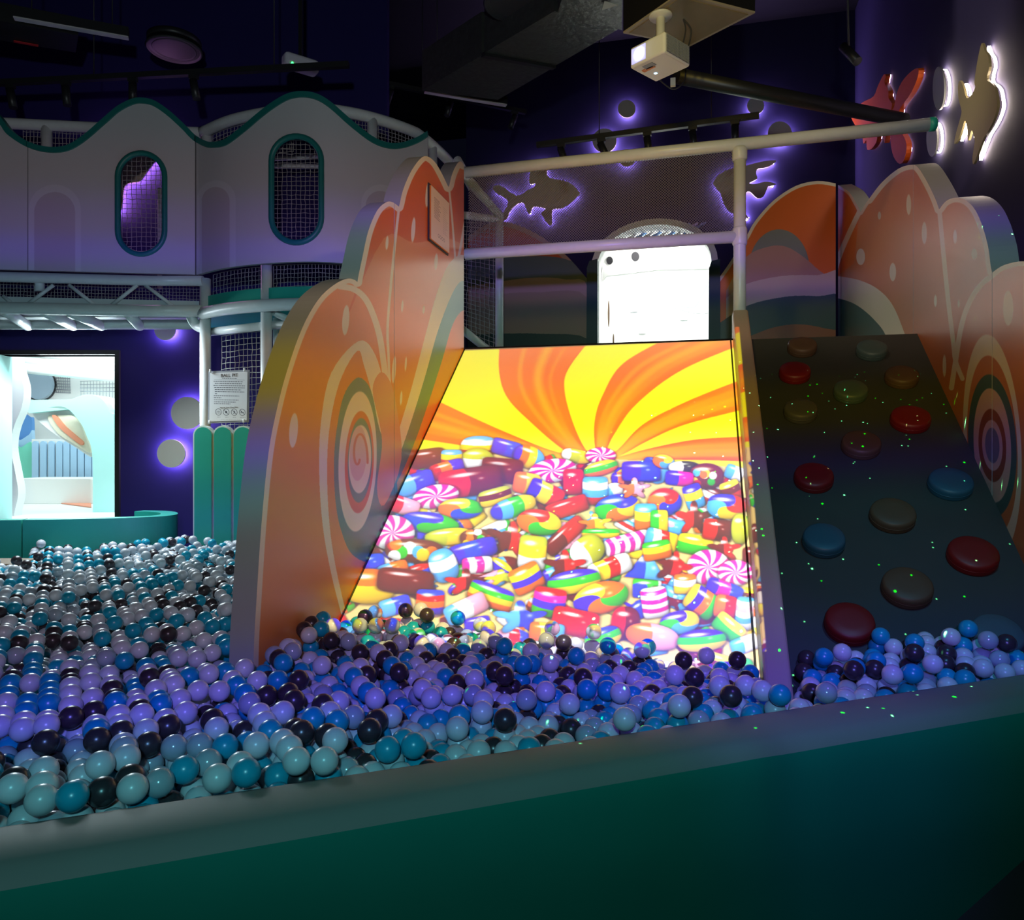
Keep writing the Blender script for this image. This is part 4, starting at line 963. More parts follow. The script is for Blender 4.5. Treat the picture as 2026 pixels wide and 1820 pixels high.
    if hole:
        pts = [SP((hx0 + hx1) / 2 - r * math.cos(a), zof((hx0 + hx1) / 2 - r * math.cos(a), hy0 + r - r * math.sin(a)), .0) for a in np.linspace(0, math.pi, 18)]
        pts += [SP((hx0 + hx1) / 2 + r * math.cos(a), zof((hx0 + hx1) / 2 + r * math.cos(a), hy1 - r + r * math.sin(a)), .0) for a in np.linspace(0, math.pi, 18)]
        b = MB(); b.loop_tube(pts, .019, 8); b.build('window_rim', M['teal_dark'], t)
    return t
fascia('plain wave-topped fascia panel at the left edge of the picture', -150, 55, None, [])
fascia('wave-topped pale fascia panel with the first oval window', 55, 386.5, (233, 326, 303, 503), [(56, 160, 365, 67.5, 148.5, 380)])
fascia('curved wave-topped fascia panel with the second oval window beside the cloud panel', 387.5, 847, (537, 635.5, 269.5, 480), [(390, 466, 357, 399, 454, 370), (715, 790, 365, 724, 780, 378)])
def win_net(label, x0, x1, y0_, y1, nu, nv, off):
    net('window_net', label, lambda u, v: SP(x0 + (x1 - x0) * u, zof(x0 + (x1 - x0) * u, y0_ + (y1 - y0_) * v), off), nu, nv, .0023)
win_net('rope net filling the first oval window', 226, 333, 298, 508, 11, 22, .10)
win_net('rope net filling the second oval window', 530, 642, 264, 486, 12, 24, .10)
# main tubes
ps = thing('tube_frame', 'white padded tube frame of the left play structure with truss and posts', 'tube frame', SP(400, 2.1))
def sp_line(pts, off=0.0): return [SP(px, zof(px, py), off) for px, py in pts]
ztop = zof(300, 246)
rail = [SP(x, ztop, .10) for x in np.linspace(-150, 384, 12)] ; pipe(ps, 'top_rail', rail, .036)
zr = zof(540, 206)
pts = []
for x in list(np.linspace(386, 905, 44)): pts.append(SP(x, zr, .10) if x < 820 else SP(x, zr - (x - 820) / 85 * .08, .10))
pipe(ps, 'curved_rail', pts, .036)
pipe(ps, 'curved_rail', [pts[-1], PY(905, 318, 5.2), PY(935, 372, 5.3)], .034)
ra, rb = zof(200, 551), zof(200, 612)
pipe(ps, 'deck_rail', [SP(x, ra, .03) for x in np.linspace(-150, 398, 6)], .034)
pipe(ps, 'deck_rail', [SP(x, rb, .02) for x in np.linspace(-150, 398, 6)], .040)
pipe(ps, 'rear_deck_rail', [CW((x - 1013) / FPX * 5.45, 5.45, rb - .02) for x in (-150, 400)], .036)
zcu = zof(508, 604)
pipe(ps, 'curved_deck_rail', [SP(x, zcu, .02) for x in np.linspace(398, 860, 40)], .040)
cA = lambda x, y: (x / 3.435, 150 + y / 3.435)
for a, c in (((0, 1490), (85, 1562)), ((345, 1415), (150, 1560)), ((450, 1415), (637, 1558)), ((918, 1415), (735, 1558)), ((970, 1415), (1165, 1560))):
    pa, pb = cA(*a), cA(*c); pipe(ps, 'truss_bar', [SP(pa[0], zof(*pa), .03), SP(pb[0], zof(*pb), .03)], .012)
for a, c in (((0, 1655), (190, 1735)), ((270, 1635), (500, 1715)), ((450, 1630), (690, 1712)), ((850, 1635), (950, 1715)), ((-420, 1650), (-160, 1735))):
    pa, pb = cA(*a), cA(*c); pipe(ps, 'joist', [SP(pa[0], rb - .01, .03), CW((pb[0] - 1013) / FPX * 5.45, 5.45, rb - .03)], .036)
def SPz(px, z, off=.0): return SP(px, z, off)
pipe(ps, 'post', [SPz(399, .3, .06), SPz(399, ra + .02, .06)], .036)
pipe(ps, 'post', [SPz(519, .3, .08), SPz(519, ZBOT + .02, .08)], .036)
pipe(ps, 'post', [SPz(504, .3, .45), SPz(504, zcu, .45)], .026)
pipe(ps, 'post', [SPz(74, ZBOT + .3, .10), SPz(74, ztop, .10)], .034)
pipe(ps, 'post', [SPz(67, rb + .12, .06), SPz(67, ra, .06)], .030)
pipe(ps, 'post', [SPz(395, ZBOT + .3, .12), SPz(395, zr, .12)], .036)
pipe(ps, 'post', [SPz(731, ZBOT + .4, .10), SPz(731, zr, .10)], .034)
pipe(ps, 'post', [SPz(853, ZBOT + .1, .10), SPz(853, zr - .02, .10)], .032)
zlo = zof(455, 643)
pipe(ps, 'lower_rail', [SP(402, zlo, .12), SP(506, zlo, .12)], .028)
pipe(ps, 'lower_rail', [SP(519, zlo, .10), SP(640, zlo, .10)], .028)
pipe(ps, 'elbow', smooth([tuple(SP(372, rb, .03)), tuple(SP(376, rb - .05, .04)), tuple(SP(384, rb - .09, .05)), tuple(SP(397, rb - .11, .06))], 5), .034)
pipe(ps, 'brace', [SP(531, zof(531, 612), .1), SP(600, zof(600, 640), .5)], .022)
# inside posts seen through windows
b = MB(); b.tube([CW((316 - 1013) / FPX * 5.6, 5.6, 2.45), CW((316 - 1013) / FPX * 5.6, 5.6, 3.2)], .016, 10); b.build('inner_post', M['white_pad'], ps)
for y_ in (312, 326):
    b = MB(); b.tube([PC(535, y_ + 2, 5.5), PC(640, y_ - 2 + (y_ - 312) * .4, 5.7)], .018, 8); b.build('inner_rail', M['pipe'], ps)
# deck floor
dk = thing('play_deck', 'white underside and teal edge of the raised left deck', 'deck', SP(200, rb + .05))
b = MB(); f = [SP(x, rb + .03, .05) for x in (-150, 388)] + [CW((x - 1013) / FPX * 5.9, 5.9, rb + .03) for x in (400, -150)]
b.prism(f, [p + UP * .05 for p in f], ms=0); b.build('floor_board', M['white_pad'], dk)
b = MB(); f = [SP(x, zcu + .03, .06) for x in np.linspace(392, 700, 24)] + [CW((x - 1013) / FPX * 5.9, 5.9, zcu + .03) for x in (700, 392)]
b.prism(f, [p + UP * .09 for p in f], ms=0); b.build('curved_floor', M['teal'], dk)
net('railing_net', 'rope net behind the truss under the left fascia', lambda u, v: SP(-40 + 430 * u, ra + (rb - ra) * v, .16), 62, 9, .0024)
net('railing_net', 'rope net left of the round post under the curved fascia', lambda u, v: SP(405 + 107 * u, ZBOT + .02 + (zcu - ZBOT - .02) * v, .14), 15, 10, .0024)
net('railing_net', 'rope net right of the round post under the curved fascia', lambda u, v: SP(527 + 170 * u, ZBOT + .02 + (zcu - ZBOT - .02) * v, .14), 24, 10, .0024)
net('railing_net', 'rope net above the first trough of the wavy fascia', lambda u, v: SP(20 + 190 * u, ztop + (zof(100, 310) - ztop) * v, .13), 26, 7, .0024)
net('railing_net', 'rope net above the second trough under the curved rail', lambda u, v: SP(398 + 170 * u, zr + (zof(420, 310) - zr) * v, .14), 24, 10, .0024)
net('railing_net', 'rope net above the third trough under the curved rail', lambda u, v: SP(660 + 190 * u, zr + (zof(790, 310) - zr) * v, .14), 28, 10, .0024)
net('safety_net', 'rope net behind the ball pit notice', lambda u, v: SP(404 + 98 * u, zlo + (.55 - zlo) * v, .30), 11, 38, .0026)
net('safety_net', 'rope net strip between the round post and the cloud panel', lambda u, v: SP(527 + 80 * u, zlo + (.9 - zlo) * v, .22), 10, 30, .0026)
# picket panel
pk = thing('picket_screen', 'teal panel of three rounded slats under the ball pit notice', 'panel', SP(440, .5, -.05))
zc0 = 4.93
def PKp(px, py): return PC(px, py, zc0)
def slat_pts(x0, x1, yt, yb_): 
    r = (x1 - x0) / 2; return [(x0, yb_), (x0, yt + r)] + [((x0 + x1) / 2 - r * math.cos(a), yt + r - r * math.sin(a)) for a in np.linspace(.15, math.pi - .15, 14)] + [(x1, yt + r), (x1, yb_)]
for x0, x1 in ((382, 420), (421, 459), (460, 500)):
    f = [PKp(*q) for q in slat_pts(x0, x1, 842, 1120)]; b = MB(); b.prism(f, [p + FW * .06 for p in f], ms=0); b.build('slat_backing', M['white_pad'], pk)
    f = [PC(*q, zc0 - .012) for q in slat_pts(x0 + 2.2, x1 - 2.2, 845, 1118)]; b = MB(); b.prism(f, [p + FW * .012 for p in f], ms=0); b.build('slat', M['teal'], pk)
# ball pit notice
nx = lambda u, v: PC(416 + 74 * u - 1.5 * v, 738 + 96 * v - 2.5 * u, 5.02)
def notice():
    t = thing('notice_board', 'white ball pit rules notice in a clear frame tied to the net', 'notice', nx(.5, 1))
    gx, gy = np.meshgrid((np.arange(370) + .5) / 370 * 100, (np.arange(480) + .5) / 480 * 130)
    cv = Canvas(gx.astype(np.float32), gy.astype(np.float32), hexc(216, 220, 222))
    ink = hexc(58, 62, 70)
    rr = random.Random(3)
    def words(y, x0, x1, h, al=.8):
        x = x0
        while x < x1:
            w_ = rr.uniform(2, 6.5); cv.put(((cv.X > x) & (cv.X < min(x + w_, x1)) & (np.abs(cv.Y - y) < h)) * al, ink); x += w_ + 1.1
    words(13.5, 32, 72, .8, .7)
    cv.put((np.abs(cv.Y - 17.5) < .3) * (cv.X > 10) * (cv.X < 92) * .8, ink)
    for y, x0, x1 in ((22, 9, 86), (27.5, 12, 84), (33, 8, 92), (38.5, 10, 92), (44, 11, 82), (49.5, 11, 90), (55, 11, 17), (60.5, 8, 76), (66, 8, 28), (71.5, 8, 74), (77, 8, 66), (82, 8, 52)): words(y, x0, x1, .9)
    for x in (19, 39.5, 61, 82.5):
        cv.put(cv.ell(x, 104, 8.4, 9.2, soft=.5) - cv.ell(x, 104, 7.2, 8.0, soft=.5), ink)
    words(102.3, 14, 24, .9); words(106.6, 13.5, 24.5, .9)
    for x in (39.5, 61, 82.5): cv.put(cv.line([(x - 5.4, 98), (x + 5.4, 110)], .5), ink)
    cv.put(cv.ell(39.5, 104, 2.6, 3, soft=.5), ink)
    cv.put(cv.line([(59, 108), (63, 101), (61, 105), (64, 107), (60, 100)], .6), ink)
    cv.put(cv.line([(79, 106), (80, 101), (83, 105), (86, 104)], .8), ink)
    for x0, x1 in ((15, 24), (36, 45), (57, 65), (76, 91)): words(117.5, x0, x1, .5, .5)
    words(123.5, 25, 78, .4, .4)
    m = mat('notice_print', cv.image('notice_art'), .3, .5)
    f = [nx(0, 0), nx(1, 0), nx(1, 1), nx(0, 1)]
    b = MB(); g = [nx(-.05, -.04), nx(1.05, -.04), nx(1.05, 1.04), nx(-.05, 1.04)]; b.prism(g, [p + FW * .008 for p in g], ms=0); b.build('clear_frame', M['acryl'], t)
    me = MB(); g = [p - FW * .004 for p in f]; me.prism(g, [p + FW * .003 for p in g], mf=0, ms=0)
    ex, ey = nx(1, 0) - nx(0, 0), nx(0, 1) - nx(0, 0); o0 = nx(0, 0)
    sh_ = me.build('sheet', m, t, uvf=lambda v: ((v - o0).dot(ex) / ex.dot(ex), 1 - (v - o0).dot(ey) / ey.dot(ey)))
    for u, v in ((.02, -.03), (.93, -.03), (.02, 1.02), (.93, 1.02)):
        b = MB(); b.tube([nx(u, v - .045) - FW * .012, nx(u, v + .03) - FW * .012], .006, 8); b.build('clip', M['pipe'], t)
    for txt, u, v, size in (('BALL PIT', .52, .092, .030), ('Play At Your Own Risk', .52, .735, .0125)):
        cu = bpy.data.curves.new('notice_text', 'FONT'); cu.body = txt; cu.size = size; cu.align_x = 'CENTER'; cu.extrude = .0004
        tmp = bpy.data.objects.new('tmp_text', cu); me_ = bpy.data.meshes.new_from_object(tmp); bpy.data.objects.remove(tmp)
        o = bpy.data.objects.new('notice_text', me_); COL.objects.link(o); me_.materials.clear(); me_.materials.append(M['ink']); o.parent = sh_
        o.location = nx(u, v) - FW * .0055 - t.location; o.rotation_euler = (math.pi / 2, math.radians(-2), YAW)
notice()
# plaque on the left cloud panel
def plaque():
    pc = [(853, 362), (889, 406), (889, 503), (851, 468)]
    f = [PX(x, y, XL + .016) for x, y in pc]
    ya, yb_ = f[0].y, f[1].y; z1, z0 = (f[0].z + f[1].z) / 2, (f[2].z + f[3].z) / 2
    f = [Vector((XL + .016, ya, z1)), Vector((XL + .016, yb_, z1)), Vector((XL + .016, yb_, z0)), Vector((XL + .016, ya, z0))]
    t = thing('rules_plaque', 'pale rules plaque fixed high on the left cloud panel', 'plaque', f[3])
    gx, gy = np.meshgrid((np.arange(300) + .5) / 3, (np.arange(390) + .5) / 3)
    cv = Canvas(gx.astype(np.float32), gy.astype(np.float32), hexc(232, 206, 172)); ink = hexc(96, 62, 44); rr = random.Random(9)
    for i, y in enumerate(list(range(22, 74, 4)) ):
        x0, x1 = (16, rr.uniform(40, 52)); cv.put((np.abs(cv.Y - y) < .8) * (cv.X > x0) * (cv.X < x1) * .7, ink)
    for i, y in enumerate(range(26, 96, 5)):
        cv.put((np.abs(cv.Y - y) < .5) * (cv.X > 62) * (cv.X < rr.uniform(76, 94)) * .45, ink)
    for x in (40, 50, 60, 70):
        cv.put((cv.ell(x, 108, 4, 4.5, soft=.5) - cv.ell(x, 108, 3, 3.4, soft=.5)) * .8, ink)
    m = mat('plaque_print', cv.image('plaque_art'), .35)
    b = MB(); b.prism(f, [p - Vector((.014, 0, 0)) for p in f], mf=0, ms=1)
    b.build('sheet', [m, M['orange']], t, uvf=lambda v: ((v.y - ya) / (yb_ - ya), (v.z - z0) / (z1 - z0)))
    b = MB(); g = [p + Vector((-.0145, (-.01 if i in (0, 3) else .01), (.01 if i < 2 else -.01))) for i, p in enumerate(f)]
    b.prism(g, [p - Vector((-.006, 0, 0)) for p in g], mf=0, ms=0); b.build('backing', M['ink'], t)
plaque()

# ------------------------------------------------------------------ teal bench curling at the far left, wood step
def bench(label, pts, z0, z1, w=.10):
    """plan path in camera metres (xc, zc)"""
    P = smooth(pts, 8); n = len(P); A = np.array(P)
    T = np.gradient(A, axis=0); T /= np.linalg.norm(T, axis=1)[:, None]; N = np.stack([-T[:, 1], T[:, 0]], 1)
    fr_ = [CW(x, z, z1) for x, z in A]; bk = [CW(x, z, z1) for x, z in A + N * w]
    b = MB(); top = fr_ + bk[::-1]; b.prism(top, [Vector((p.x, p.y, z0)) for p in top], ms=0)
    return tag(b.build('padded_bench', M['teal'], bevel=.018), label, 'bench')
zb = .80
def bp(px, zc): return ((px - 1013) / FPX * zc, zc)
bench('short teal padded bench segment at the left edge of the picture', [bp(-130, 4.72), bp(-40, 4.74), bp(41, 4.78)], .2, zb)
bench('curved teal padded bench curling round beside the blue wall', [bp(45, 4.785), bp(150, 4.84), bp(250, 4.93), bp(310, 5.03), bp(343, 5.16), bp(352, 5.30), bp(345, 5.45), bp(320, 5.55), bp(285, 5.58)], .2, zb, .11)
b = MB(); b.box(PC(0, 1120, 4.3) + Vector((0, 0, -.08)), .14, .12, .11, (RT, FW, UP)); tag(b.build('wooden_step', M['wood'], bevel=.01), 'small brown wooden step in the balls at the far left', 'step')

# ------------------------------------------------------------------ front rim
p0 = Vector((1.61 * FW.x, 1.61 * FW.y, 0)); rd = (RT + FW * .375).normalized(); rn = Vector((-rd.y, rd.x, 0))
ZR = .60
def rim_pt(s, n, z): q = p0 + rd * s - rn * n; return Vector((q.x, q.y, z))
prof = [(0, .0), (0, .54), (.003, .578), (.012, .595), (.03, ZR), (.08, ZR + .002), (.135, ZR - .002), (.160, ZR - .014), (.172, ZR - .034), (.178, ZR - .08), (.180, .3), (.180, 0)]
rim = thing('pit_barrier', 'padded teal wall with grey top running along the front of the ball pit', 'ball pit wall', rim_pt(0, .1, 0))
def rim_seg(s0, s1):
    ss = np.linspace(s0, s1, 120)
    for name, pr_, m in (('top_pad', prof[1:9], 'rim_top'), ('side_pad', prof[8:], 'rim_side')):
        b = MB(); vs = []
        for s in ss:
            for n, z in pr_:
                bump = (.010 * math.exp(-((s - .50) / .05) ** 2) - .006 * math.exp(-((s - .62) / .05) ** 2)) if n > .1 and z > .5 else 0
                vs.append(rim_pt(s, n + bump, z + bump * .6))
        k = len(pr_); b.add(vs, [(i * k + j, i * k + j + 1, (i + 1) * k + j + 1, (i + 1) * k + j) for i in range(len(ss) - 1) for j in range(k - 1)], 0, True)
        b.build(name, M[m], rim)
    b = MB(); b.box(rim_pt((s0 + s1) / 2, .012, .27), (s1 - s0) / 2, .010, .27, (rd, rn, UP)); b.build('inner_board', M['rim_side'], rim)
rim_seg(-2.6, 2.05)

# ------------------------------------------------------------------ balls
RB = .0275
def surf(x, y):
    xc = x * RT.x + y * RT.y; zc = x * FW.x + y * FW.y
    z = .545 + 0 * x
    z = z + .075 * np.exp(-(((x + 1.2) / .5) ** 2 + ((y - 2.75) / .6) ** 2))
    z = z + .075 * np.exp(-(((x - .75) / .45) ** 2 + ((y - 2.75) / .3) ** 2))
    z = z + np.clip((zc - 3.2) / 1.6, 0, 1) * .06
    z = z + .012 * np.sin(x * 5.1 + 1) * np.sin(y * 4.3) + .008 * np.sin(x * 11 + y * 7)
    dr = (x - p0.x) * rn.x + (y - p0.y) * rn.y
    z = z + .02 * np.exp(-(dr / .25) ** 2) - .0
    return z
def make_balls():
    d = 2 * RB * 1.015; rows = []
    xs = np.arange(-5.5, 1.6, d); out_ = []
    j = 0
    for y in np.arange(.2, 6.0, d * .866):
        off = (j % 2) * d / 2; j += 1
        for x in xs: out_.append((x + off, y))
    P = np.array(out_)
    ang = .25; c, s = math.cos(ang), math.sin(ang); ctr = np.array([-1.5, 3.0])
    P = (P - ctr) @ np.array([[c, s], [-s, c]]) + ctr
    def keep(P, margin=RB):
        x, y = P[:, 0], P[:, 1]; xc = x * RT.x + y * RT.y; zc = x * FW.x + y * FW.y
        dr = (x - p0.x) * rn.x + (y - p0.y) * rn.y
        k = (dr > margin + .004)
        px = W_PX / 2 + FPX * xc / np.maximum(zc, .2)
        k &= (zc > .5) & (px > -330) & (px < 2380) & (zc < 5.25)
        k &= (x < XW - margin)
        z = surf(x, y)
        # in front of the ramps
        infr = (x > XL - .0) ; ramp = SZ0 + (y - SY0) * SLP + RB * 1.28
        k &= ~(infr & (z < ramp))
        # side panel
        yf_ = 2.03
        k &= ~((x > XL - .085 - margin) & (x < XL + margin) & (y > yf_ - margin))
        k &= ~((x > XR - margin * .9) & (x < DX + margin * .9) & (y > 2.2 - margin))
        # behind the structure front, picket panel, bench
        lim = np.where(px < 45, 4.74, np.interp(px, [45, 150, 250, 310, 350, 372, 376], [4.77, 4.82, 4.91, 4.99, 5.1, 5.1, 4.90])) - margin - .01
        k &= zc < lim
        k &= ~((px < 60) & (zc > 4.12))
        return k
    rngb = np.random.default_rng(5)
    base = P + rngb.normal(0, .0035, P.shape)
    xc = base[:, 0] * RT.x + base[:, 1] * RT.y; zc = base[:, 0] * FW.x + base[:, 1] * FW.y
    kb = keep(base); base = base[kb]
    z = surf(base[:, 0], base[:, 1]) - .012 + rngb.normal(0, .006, len(base))
    drop = rngb.random(len(base)) < .07
    z[drop] -= .03
    surfB = np.column_stack([base, z])
    # extra balls resting in the hollows
    tri = P + np.array([d / 2, d * .2887]) @ np.array([[c, s], [-s, c]])
    tri = tri[keep(tri)]
    xl = tri[:, 0] * RT.x + tri[:, 1] * RT.y; zl = tri[:, 0] * FW.x + tri[:, 1] * FW.y
    dens = np.where(xl < -.3, .30, .14) * np.where(zl < 2.2, 1.5, 1)
    pick = np.where(rngb.random(len(tri)) < dens)[0]; rngb.shuffle(pick); chosen = []
    grid = {}
    for i in pick:
        p = tri[i]; key = (int(p[0] / .08), int(p[1] / .08)); ok = True
        for a in (-1, 0, 1):
            for b_ in (-1, 0, 1):
                for q in grid.get((key[0] + a, key[1] + b_), ()):
                    if (q[0] - p[0]) ** 2 + (q[1] - p[1]) ** 2 < (2 * RB) ** 2: ok = False
        if ok: grid.setdefault(key, []).append(p); chosen.append(p)
    ex = np.array(chosen); exz = surf(ex[:, 0], ex[:, 1]) - .012 + .0575 + rngb.normal(0, .004, len(ex))
    extra = np.column_stack([ex, exz])
    # layer beneath, near part only
    un = tri[(zl < 3.4)]; under = np.column_stack([un, surf(un[:, 0], un[:, 1]) - .012 - .058])
    return surfB, extra, under
sB, eB, uB = make_balls()
allB = np.concatenate([sB, eB, uB]); layer = np.concatenate([np.zeros(len(sB)), np.ones(len(eB)), np.full(len(uB), 2)])
rngc = np.random.default_rng(21)
q = rngc.random(len(allB)); colr = np.where(q < .48, 0, np.where(q < .73, 1, np.where(q < .91, 2, 3)))
BM = [M['ball_white'], M['ball_teal'], M['ball_dark'], M['ball_clear']]
bpx, bpy_, bzc = proj(allB[:, 0], allB[:, 1], allB[:, 2])
vis = (layer != 2) & (bpx > -10) & (bpx < 2036) & (bpy_ < 1830)
# hidden behind the rim?
rim_y = np.interp(bpx, [0, 1000, 2026], [1640, 1485, 1332])
vis &= (bpy_ - 6) < rim_y
order = np.argsort(np.where(vis, bzc, 99)); solo = order[:300]; rest = np.setdiff1d(np.arange(len(allB)), solo)
def ico(sub):
    bm = bmesh.new(); bmesh.ops.create_icosphere(bm, subdivisions=sub, radius=RB)
    v = np.array([tuple(x.co) for x in bm.verts], np.float32); f = np.array([[y.index for y in x.verts] for x in bm.faces], np.int32); bm.free(); return v, f
def mass(idx, sub, name):
    v, f = ico(sub); n = len(idx); V = (v[None] + allB[idx][:, None, :].astype(np.float32)).reshape(-1, 3)
    F = (f[None] + (np.arange(n) * len(v))[:, None, None]).reshape(-1, 3)
    return V, F, np.repeat(colr[idx], len(f))
near = rest[bzc[rest] < 3.0]; far = rest[bzc[rest] >= 3.0]
Va, Fa, Ma_ = mass(near, 3, 'a'); Vb, Fb, Mb_ = mass(far, 2, 'b')
V = np.concatenate([Va, Vb]); F = np.concatenate([Fa, Fb + len(Va)]); Mi = np.concatenate([Ma_, Mb_])
me = bpy.data.meshes.new('ball_pit_balls'); me.vertices.add(len(V)); me.vertices.foreach_set('co', V.ravel())
me.loops.add(F.size); me.loops.foreach_set('vertex_index', F.ravel().astype(np.int32)); me.polygons.add(len(F))
me.polygons.foreach_set('loop_start', np.arange(0, F.size, 3, dtype=np.int32)); me.polygons.foreach_set('loop_total', np.full(len(F), 3, np.int32))
me.polygons.foreach_set('material_index', Mi.astype(np.int32)); me.polygons.foreach_set('use_smooth', np.ones(len(F), bool))
for m in BM: me.materials.append(m)
me.update(calc_edges=True)
o = bpy.data.objects.new('ball_pit_balls', me); COL.objects.link(o)
tag(o, 'sea of white, aqua and dark plastic balls filling the pit behind the front rows', 'balls', kind='stuff')
v4, f4 = ico(4); prot = []
for i in range(4):
    m_ = bpy.data.meshes.new('play_ball'); m_.from_pydata([tuple(x) for x in v4], [], [tuple(x) for x in f4]); m_.materials.append(BM[i])
    m_.polygons.foreach_set('use_smooth', [True] * len(f4)); m_.update(); prot.append(m_)
cn = ['white', 'aqua', 'dark', 'grey']
pb = bpy.data.objects.new('play_ball', prot[0])
for k_, i in enumerate(solo):
    o = pb if k_ == 0 else pb.copy()
    o.data = prot[colr[i]]; o.location = allB[i]
    COL.objects.link(o)
    dr = (allB[i][0] - p0.x) * rn.x + (allB[i][1] - p0.y) * rn.y
    row = 'touching the front rim' if dr < .085 else ('in the second row from the front rim' if dr < .16 else 'a few rows behind the front rim')
    hz_ = ('at the far left' if bpx[i] < 250 else 'left of centre' if bpx[i] < 620 else 'near the centre' if bpx[i] < 1050 else 'right of centre')
    up = ', on top' if layer[i] == 1 else ''
    lab = f'{cn[colr[i]]} ball {row}, {hz_}{up}'
    o['label'] = lab; o['category'] = 'ball'; o['group'] = 'plastic balls nearest the front rim'
# pit bed under the balls
b = MB(); b.box((-1.6, 2.6, .2), 3.1, 2.6, .18); 
b2 = MB()

# ------------------------------------------------------------------ ceiling things
def PZl(a, z): return PZ(a[0], a[1], z)
def bar(name, label, a, c, z, w, h, m, cat):
    pa, pb_ = PZl(a, z), PZl(c, z); d = pb_ - pa; l = d.length; d.normalize(); sd = Vector((-d.y, d.x, 0))
    t = thing(name, label, cat, (pa + pb_) / 2)
    b = MB(); b.box((pa + pb_) / 2 + UP * (h / 2 + .004), l / 2, w / 2, h / 2, (d, sd, UP)); b.build('housing', M['black_metal'], t)
    b = MB(); b.box((pa + pb_) / 2, l / 2 * .995, w / 2 * .8, .004, (d, sd, UP)); b.build('diffuser', m, t)
    for f_ in (.15, .85):
        q = pa.lerp(pb_, f_); b = MB(); b.tube([q + UP * h, Vector((q.x, q.y, ZC))], .004, 6); b.build('hanger', M['black_metal'], t)
    return t
bar('linear_light', 'unlit linear ceiling light at the top left', (27, 36), (255, 76), 4.0, .055, .06, M['lampwhite'], 'ceiling light')
bar('linear_light', 'unlit linear ceiling light above the curved rail', (840, 182), (1002, 209), 4.0, .05, .06, M['lampwhite'], 'ceiling light')
def diffuser(label, px, py, z, r):
    c = PZ(px, py, z); t = thing('air_diffuser', label, 'air vent', c)
    for k in range(5):
        rr_ = r * (1 - k * .19); b = MB()
        b.lathe(c, (0, 0, 1), [(rr_, .0 + k * .006), (rr_ - .012, -.012 + k * .006), (rr_ - .03, .012 + k * .006)], 40); b.build('vent_ring', M['vent'], t)
    b = MB(); b.lathe(c, (0, 0, 1), [(r * .95, .03), (r * .95, .07)], 32); b.build('collar', M['black_metal'], t)
diffuser('round ceiling air diffuser left of the emergency light', 345, 98, 4.1, .19)
diffuser('round ceiling air diffuser at the top edge beside the duct', 1018, 8, 4.1, .20)
# emergency light
ea, eb = PZ(560, 117, 3.85), PZ(628, 138, 3.85); d = (eb - ea); l = d.length; d.normalize(); sd = Vector((-d.y, d.x, 0))
em = thing('emergency_light', 'translucent emergency light box with green indicator', 'emergency light', (ea + eb) / 2)
b = MB(); b.box((ea + eb) / 2, l / 2, .05, .045, (d, sd, UP)); b.build('body', M['clear'], em, bevel=.025)
b = MB(); q_ = ea.lerp(eb, .32) - UP * .03 - FW * .05; b.lathe(q_, tuple(-FW), [(.011, 0), (.008, .008), (.0001, .011)], 12); b.build('indicator', M['led_green'], em)
b = MB(); b.box((ea + eb) / 2 + UP * .3, .01, .01, .26); b.build('bracket', M['black_metal'], em)
# duct
dz = 3.95
A_, B_, C_, D_ = PZ(1097, 22, dz), PZ(1225, 57, dz), PZ(985, 196, dz), PZ(835, 178, dz)
du = thing('air_duct', 'dark foil-wrapped rectangular air duct running back along the ceiling', 'duct', (A_ + C_) / 2)
def quadprism(pts, h, name, m, parent): 
    b = MB(); b.prism(pts, [p + UP * h for p in pts], ms=0); return b.build(name, m, parent)
quadprism([A_, B_, B_.lerp(C_, .48), A_.lerp(D_, .48)], .3, 'duct_section', M['duct'], du)
quadprism([p - UP * .006 for p in (A_.lerp(D_, .5), B_.lerp(C_, .5), C_, D_)], .3, 'duct_section', M['duct'], du)
quadprism([p - UP * .02 for p in (A_.lerp(D_, .475), B_.lerp(C_, .475), B_.lerp(C_, .505), A_.lerp(D_, .505))], .03, 'flange', M['black_metal'], du)
A2, B2 = PZ(1130, -60, dz - .02), PZ(1232, -40, dz - .02)
quadprism([A2, B2, B_.lerp(C_, -.02) - UP * .02, A_.lerp(D_, -.02) - UP * .02], .3, 'insulated_section', M['duct'], du)
tr = [PZ(x, y, dz - .045) for x, y in ((1190, 21), (1196, 3), (1224, 10))]
quadprism(tr, .004, 'arrow_sticker', M['sign_grey'], du)
# soffit and projector
zpl = 3.55
c4 = [PZ(1233, 66, zpl), PZ(1365, 92, zpl), PZ(1494, 26, zpl), PZ(1345, -12, zpl)]
so = thing('ceiling_box', 'dark ceiling box with brown underside that carries the projector', 'ceiling box', (c4[0] + c4[2]) / 2)
quadprism([p + UP * .012 for p in c4], ZC - zpl - .02, 'box_side', M['black'], so)
quadprism(c4, .01, 'underside_rim', M['plate_edge'], so)
cc_ = (c4[0] + c4[1] + c4[2] + c4[3]) / 4
quadprism([cc_ + (p - cc_) * .90 - UP * .004 for p in c4], .004, 'underside', M['plate'], so)
zq = 3.16
k0, k1, k2, k3 = PZ(1310, 104, zq), PZ(1244, 139, zq), PZ(1300, 161, zq), PZ(1371, 131, zq)
pj = thing('projector', 'white ceiling projector with lit lens hanging below the brown plate', 'projector', (k0 + k2) / 2)
e1 = (k1 - k0 + k2 - k3) / 2; e2 = (k3 - k0 + k2 - k1) / 2
e1l, e2l = e1.length, e2.length; e1.normalize(); e2 = (e2 - e1 * e2.dot(e1)).normalized(); pc = (k0 + k1 + k2 + k3) / 4
hp = .105
b = MB(); b.box(pc + UP * hp / 2, e1l / 2, e2l / 2, hp / 2, (e1, e2, UP)); b.build('case', M['proj'], pj, bevel=.012)
fc = pc - e2 * (e2l / 2) + UP * hp / 2
